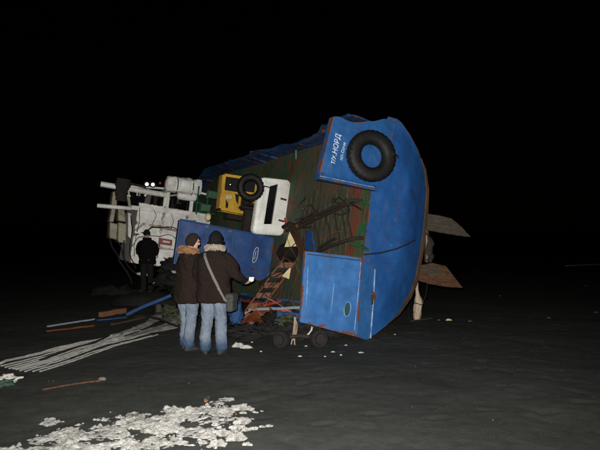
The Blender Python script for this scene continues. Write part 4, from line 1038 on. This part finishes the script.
def person(name, label, loc, rz, H=1.75, yaw=0, tilt=0, armL=None, armR=None, stance=.10, lean=0, coat='coat_brown', legs='denim', hem=.72, wide=1.0, hips=None, hemwet=True, step=0):
    """stands at its feet, faces +Y; x to its right"""
    k = H / 1.75
    T = thing(name, label, 'person', loc, rz); T.scale = (k, k, k)
    HR = Matrix.Rotation(-yaw, 3, 'Z') @ Matrix.Rotation(-tilt, 3, 'X')
    ln = lambda z: lean * max(0, z - .9)                            # forward lean of the upper body
    hc_ = Vector((0, .02 + ln(1.6), 1.625)); nk = Vector((0, ln(1.45), 1.47))
    sh_ = [Vector((s * .185, ln(1.4), 1.395)) for s in (-1, 1)]
    arms = [armL or [(-.25, .02, 1.13), (-.24, .10, .88)], armR or [(.25, .02, 1.13), (.24, .10, .88)]]
    ft = [Vector((-stance, -step, 0)), Vector((stance, step, 0))]
    # body: one skin
    m = MB()
    def hp(p): return hc_ + HR @ Vector(p)
    m.ellipsoid(hc_, (.074, .092, .112), HR); m.ellipsoid(hp((0, .03, -.055)), (.056, .062, .062), HR)          # skull, jaw
    m.ellipsoid(hp((0, .095, -.015)), (.013, .022, .024), HR, 10, 8); m.ellipsoid(hp((0, .086, .012)), (.011, .014, .03), HR, 10, 8)   # nose
    m.ellipsoid(hp((0, .078, .034)), (.05, .02, .012), HR, 12, 8)                                                # brow
    m.ellipsoid(hp((0, .083, -.058)), (.024, .012, .010), HR, 10, 8); m.ellipsoid(hp((0, .080, -.092)), (.024, .016, .016), HR, 10, 8)   # lips, chin
    for s in (-1, 1):
        m.ellipsoid(hp((s * .076, -.005, -.01)), (.010, .020, .032), HR, 10, 8); m.ellipsoid(hp((s * .045, .065, -.02)), (.022, .022, .02), HR, 10, 8)
    limb(m, [hc_ + Vector((0, -.02, -.06)), nk, nk + Vector((0, 0, -.12))], [.055, .056, .08])
    m.rings([ering((0, ln(z), z), a, b) for z, a, b in ((.86, .14, .10), (.95, .155, .11), (1.08, .14, .10), (1.25, .155, .105), (1.38, .15, .09), (1.44, .08, .06))])
    for i, s in ((0, -1), (1, 1)):
        e, w = Vector(arms[i][0]), Vector(arms[i][1]); limb(m, [sh_[i], e, w], [.052, .042, .03])
        d = (w - e).normalized(); hand(m, w, d, Vector((-s * .5, .6, -.3)) if len(arms[i]) < 3 else Vector(arms[i][2]), .5, -s)
        f = ft[i]; limb(m, [Vector((s * .085, 0, .9)), Vector((s * .09 + (f.x - s * .09) * .5, f.y * .5 + .015, .48)), f + Vector((0, -.01, .09))], [.085, .058, .042])
        limb(m, [f + Vector((0, -.02, .05)), f + Vector((s * .018, .09, .035))], [.026, .02])
    mobj('body', fuse(m, .008, 2), 'skin', T)
    for s in (-1, 1):
        MB().ellipsoid(hp((s * .031, .083, .012)), (.011, .008, .008), HR, 10, 8).build('eye', 'black', T, 'all')
    # trousers
    m = MB(); m.rings([ering((0, 0, z), a, b) for z, a, b in ((.80, .165, .125), (.9, .18, .135), (1.02, .175, .13))])
    for i, s in ((0, -1), (1, 1)):
        f = ft[i]; K = Vector((s * .09 + (f.x - s * .09) * .5, f.y * .5 + .015, .48))
        limb(m, [Vector((s * .088, 0, .86)), Vector((s * .09, .005, .70)), K, f + Vector((0, -.008, .25)), f + Vector((0, -.005, .075))], [.108, .102, .084, .080, .088], 16)
    def tf(c, nn):
        fold = noise.noise((c.x * 6, c.y * 6, c.z * 16)) * .5 + noise.noise((c.x * 14 + c.z * 9, c.y * 14, c.z * 26)) * .4
        amp = .012 + .014 * max(0, 1 - abs(c.z - .16) / .14) + .012 * max(0, 1 - abs(c.z - .5) / .14)
        rid = (1 - abs(noise.noise((c.x * 7 + c.y * 4, c.y * 7, c.z * 4.5 + c.x * 7)))) ** 5
        return fold * amp * .7 + .012 * rid - .004
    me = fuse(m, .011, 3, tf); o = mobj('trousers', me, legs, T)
    for i, s in ((0, -1), (1, 1)):
        f = ft[i]; m = MB(); A = R(12) * s
        rs = []
        for y, w, zt_, in ((-.085, .022, .055), (-.07, .036, .085), (-.02, .04, .10), (.04, .043, .085), (.10, .048, .062), (.15, .042, .05), (.178, .02, .035)):
            q = Vector((y * math.sin(A), y * math.cos(A), 0)); rs.append([f + q + Vector((a * w, 0, b)) for a, b in ((-1, .0), (-1.05, .02), (-.85, zt_ * .75), (-.4, zt_), (.4, zt_), (.85, zt_ * .75), (1.05, .02), (1, .0))])
        m.rings(rs).build('shoe', 'shoe', T, 'all')
    # coat
    m = MB(); W = wide
    prof = [(hem, .215, .165), (hem + .05, .225, .17), (.9, .222, .165), (1.03, .215, .155), (1.18, .222, .16), (1.30, .228, .155), (1.38, .21, .14), (1.43, .15, .115), (1.48, .095, .09), (1.51, .08, .08)]
    m.rings([ering((0, ln(z) - .004, z), a * W, b) for z, a, b in prof])
    for i, s in ((0, -1), (1, 1)):
        e, w = Vector(arms[i][0]), Vector(arms[i][1]); limb(m, [sh_[i] + Vector((-s * .03 * 1, 0, -.01)), (sh_[i] + e) / 2 + Vector((s * .012, 0, 0)), e, (e + w) / 2, w], [.088, .085, .076, .068, .058], 14)
    def cf(c, nn):
        arm = 1 if abs(c.x) > .2 * W else 0
        a = noise.noise((c.x * 5, c.y * 5, c.z * 3)) * .012 + noise.noise((c.x * 9 + c.z * 5, c.y * 9, c.z * 13 + c.x * 6)) * .011 + noise.noise((c.x * 22, c.y * 22, c.z * 34)) * .005
        a += .008 * max(0, 1 - abs(c.z - 1.0) / .05) * -1                          # drawn in at the waist
        rid = (1 - abs(noise.noise((c.x * 4 + 3, c.y * 4, c.z * 6 + c.x * 5)))) ** 5
        return a + .014 * rid - .004
    co = mobj('coat', fuse(m, .012, 3, cf), coat, T)
    return T, hp, HR, co, hc_, nk
def fur_ring(T, name, mat, cen, rx, ry, r, tiltx, n=900, seed=1, spread=.028):
    r_ = random.Random(seed); m = MB(); M = Matrix.Rotation(tiltx, 3, 'X')
    core = []
    for i in range(29):
        a = 2 * math.pi * i / 28; k = 1 + .15 * noise.noise((math.cos(a) * 2, math.sin(a) * 2, seed)); core.append(Vector(cen) + M @ Vector((rx * math.cos(a) * k, ry * math.sin(a) * k, 0)))
    m.tube(core, [r * (1 + .2 * noise.noise((i * .9, seed, 0))) for i in range(29)], 10, False)
    for _ in range(n):
        a = r_.uniform(0, 6.283); b = r_.uniform(0, 6.283); rad = Vector((math.cos(a), math.sin(a), 0)); c = Vector((rx * math.cos(a), ry * math.sin(a), 0))
        d = rad * math.cos(b) + Vector((0, 0, 1)) * math.sin(b); p = Vector(cen) + M @ (c + d * r * .85); dd = M @ (d + Vector((r_.uniform(-.5, .5), r_.uniform(-.5, .5), r_.uniform(-.6, .3)))).normalized()
        t = dd.orthogonal().normalized() * .005; m.add([p - t, p + t, p + dd * (r * .3 + spread * r_.random())], [(0, 1, 2)])
    o = m.build(name, mat, T); o['kind'] = 'stuff'; return o
def cap_shell(T, name, mat, hp, HR, fn, seed=0, thick=.016, n=26):
    """hair or hat over the skull; fn(direction) -> covered?"""
    m = MB(); rs = []; N = 32
    for i in range(n):
        ph = math.pi * .5 * (1 - i / (n - 1)) * 1.0
        ring = []
        for j in range(N):
            a = 2 * math.pi * j / N; low = fn(a); el = math.pi / 2 + (low - math.pi / 2) * (i / (n - 1)); el = max(low, el)
            d = Vector((math.cos(a) * math.cos(el), math.sin(a) * math.cos(el), math.sin(el)))
            k = 1 + .05 * noise.noise(d * 6 + Vector((seed, 0, 0)))
            ring.append(hp((d.x * (.076 + thick) * k, d.y * (.094 + thick) * k - .004, d.z * (.113 + thick) * k)))
        rs.append(ring)
    m.rings(rs, True, False)
    o = m.build(name, mat, T, 'all'); s = o.modifiers.new('s', 'SOLIDIFY'); s.thickness = .012; s.offset = -1; return o

# man in the fur-hooded parka, turned to the wreck
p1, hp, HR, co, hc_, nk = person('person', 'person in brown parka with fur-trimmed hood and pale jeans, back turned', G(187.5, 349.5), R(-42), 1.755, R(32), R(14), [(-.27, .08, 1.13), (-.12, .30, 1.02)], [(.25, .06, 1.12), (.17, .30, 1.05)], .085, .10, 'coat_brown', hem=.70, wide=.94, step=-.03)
cap_shell(p1, 'hair', 'hair', hp, HR, lambda a: R(-38) if math.sin(a) < .25 else R(-38 + 72 * min(1, (math.sin(a) - .25) / .45)), 2, .014)
hm = MB(); hr_ = random.Random(5)
for _ in range(1400):
    a = hr_.uniform(0, 6.283); el = R(hr_.uniform(-38, 88))
    if math.sin(a) > .3 and el < R(34): continue
    d = Vector((math.cos(a) * math.cos(el), math.sin(a) * math.cos(el), math.sin(el))); q = Vector((d.x * .088, d.y * .106 - .004, d.z * .125)); t = (Vector((0, 0, -1)) + d * hr_.uniform(.3, .9) + Vector((hr_.uniform(-.4, .4), hr_.uniform(-.4, .2), 0))).normalized(); s_ = t.cross(d).normalized() * .003
    hm.add([hp(q - s_), hp(q + s_), hp(q + t * hr_.uniform(.015, .035))], [(0, 1, 2)])
hm.build('hair_strands', 'hair', p1)['kind'] = 'stuff'
fur_ring(p1, 'fur_trim', 'fur_brown', (0, -.055 + .06, 1.475), .125, .115, .042, R(-14), 1500, 3, .03)
hood = MB(); hood.rings([ering((0, -.03 - .05 * math.sin(t * 3.1) + .05, 1.47 - .16 * t), .13 - .03 * t, .11 - .02 * t + .0) for t in (0, .25, .5, .75, 1)])
mobj('hood', fuse(hood, .012, 3, lambda c, nn: .012 * noise.noise(c * 14)), 'coat_brown', p1)

# man with the shoulder bag, reading from a slip of paper
hx_ = .47
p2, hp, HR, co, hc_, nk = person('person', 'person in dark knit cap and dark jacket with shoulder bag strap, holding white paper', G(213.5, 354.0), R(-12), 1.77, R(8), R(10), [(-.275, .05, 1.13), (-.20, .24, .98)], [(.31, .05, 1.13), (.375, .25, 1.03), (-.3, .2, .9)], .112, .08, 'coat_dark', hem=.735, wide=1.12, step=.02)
cap_shell(p2, 'knit_cap', 'knit', hp, HR, lambda a: R(-36) if math.sin(a) < .3 else R(12), 5, .022)
brim = [hp(((.101) * math.cos(a), (.118) * math.sin(a) - .004, -.055 + (.055 if math.sin(a) > .3 else 0))) for a in [2 * math.pi * k / 32 for k in range(33)]]
MB().tube(brim, .015, 8, False).build('cap_cuff', 'knit', p2, 'all')
fur_ring(p2, 'fur_collar', 'fur_pale', (0, .04, 1.505), .115, .105, .034, R(-8), 1100, 6, .022)
bvh = bvhtree.BVHTree.FromPolygons([v.co for v in co.data.vertices], [tuple(p.vertices) for p in co.data.polygons])
L_ = []; Rr_ = []
for i in range(40):
    t = i / 39; x_ = -.13 + .35 * t; z_ = 1.455 - .70 * t; dx = .017
    h0 = bvh.ray_cast(Vector((x_, -1.5, z_)), Vector((0, 1, 0)))[0]; y_ = (h0.y if h0 else -.1) - .008
    L_.append(Vector((x_ - dx, y_, z_ - .008))); Rr_.append(Vector((x_ + dx, y_, z_ + .008)))
for arr in (L_, Rr_):
    ys_ = [p.y for p in arr]
    for i in range(1, 39): arr[i].y = min(ys_[i], (ys_[i - 1] + ys_[i] + ys_[i + 1]) / 3)
m = MB(); m.rings([[a, b, b + Vector((0, .012, 0)), a + Vector((0, .012, 0))] for a, b in zip(L_, Rr_)]); m.build('bag_strap', 'strap', p2)
bg_ = MB(); bg_.box((.265, .02, .74), (.10, .24, .26)); b_ = bg_.build('shoulder_bag', 'bag', p2, bevel=.03)
MB().box((.265, -.105, .80), (.04, .012, .03)).build('buckle', 'chrome', b_, bevel=.004)
MB().box((.262, .02, .80), (.125, .262, .13)).build('bag_flap', 'bag', b_, bevel=.03)
# the slip of paper in his hand
wM = Matrix.Translation(p2.location) @ Matrix.Rotation(R(-12), 4, 'Z') @ Matrix.Scale(p2.scale.x, 4)
pc = wM @ Vector((.44, .395, 1.035))
pp = MB().grid(lambda s, t: Vector(((s - .5) * .07, .018 * math.sin(s * 3 + t * 2), (t - .5) * (.085 - .03 * s) + .015 * s)), 6, 6, (0, .002, 0), .003, 8).build('paper_slip', 'paper'); pp.location = pc; pp.rotation_euler = (R(-14), R(8), R(10))
tag(pp, 'white slip of paper held up by the man with the shoulder bag', 'paper')

# man in the dark jacket further up the beach
p3, hp, HR, co, hc_, nk = person('person', 'person in black jacket standing in the dark before the white wheelhouse', at(147, 291.5, 15.4), R(172), 1.63, R(-5), R(28), [(-.27, .0, 1.13), (-.17, .06, .98)], [(.27, .0, 1.13), (.17, .06, .98)], .11, .04, 'coat_black', 'trousers_dark', hem=.78, wide=1.08, hemwet=False)
cap_shell(p3, 'knit_cap', 'knit', hp, HR, lambda a: R(-25) if math.sin(a) < .3 else R(4), 8, .02)
fur_ring(p3, 'collar', 'coat_black', (0, .02, 1.49), .10, .09, .03, R(0), 60, 9, .005)
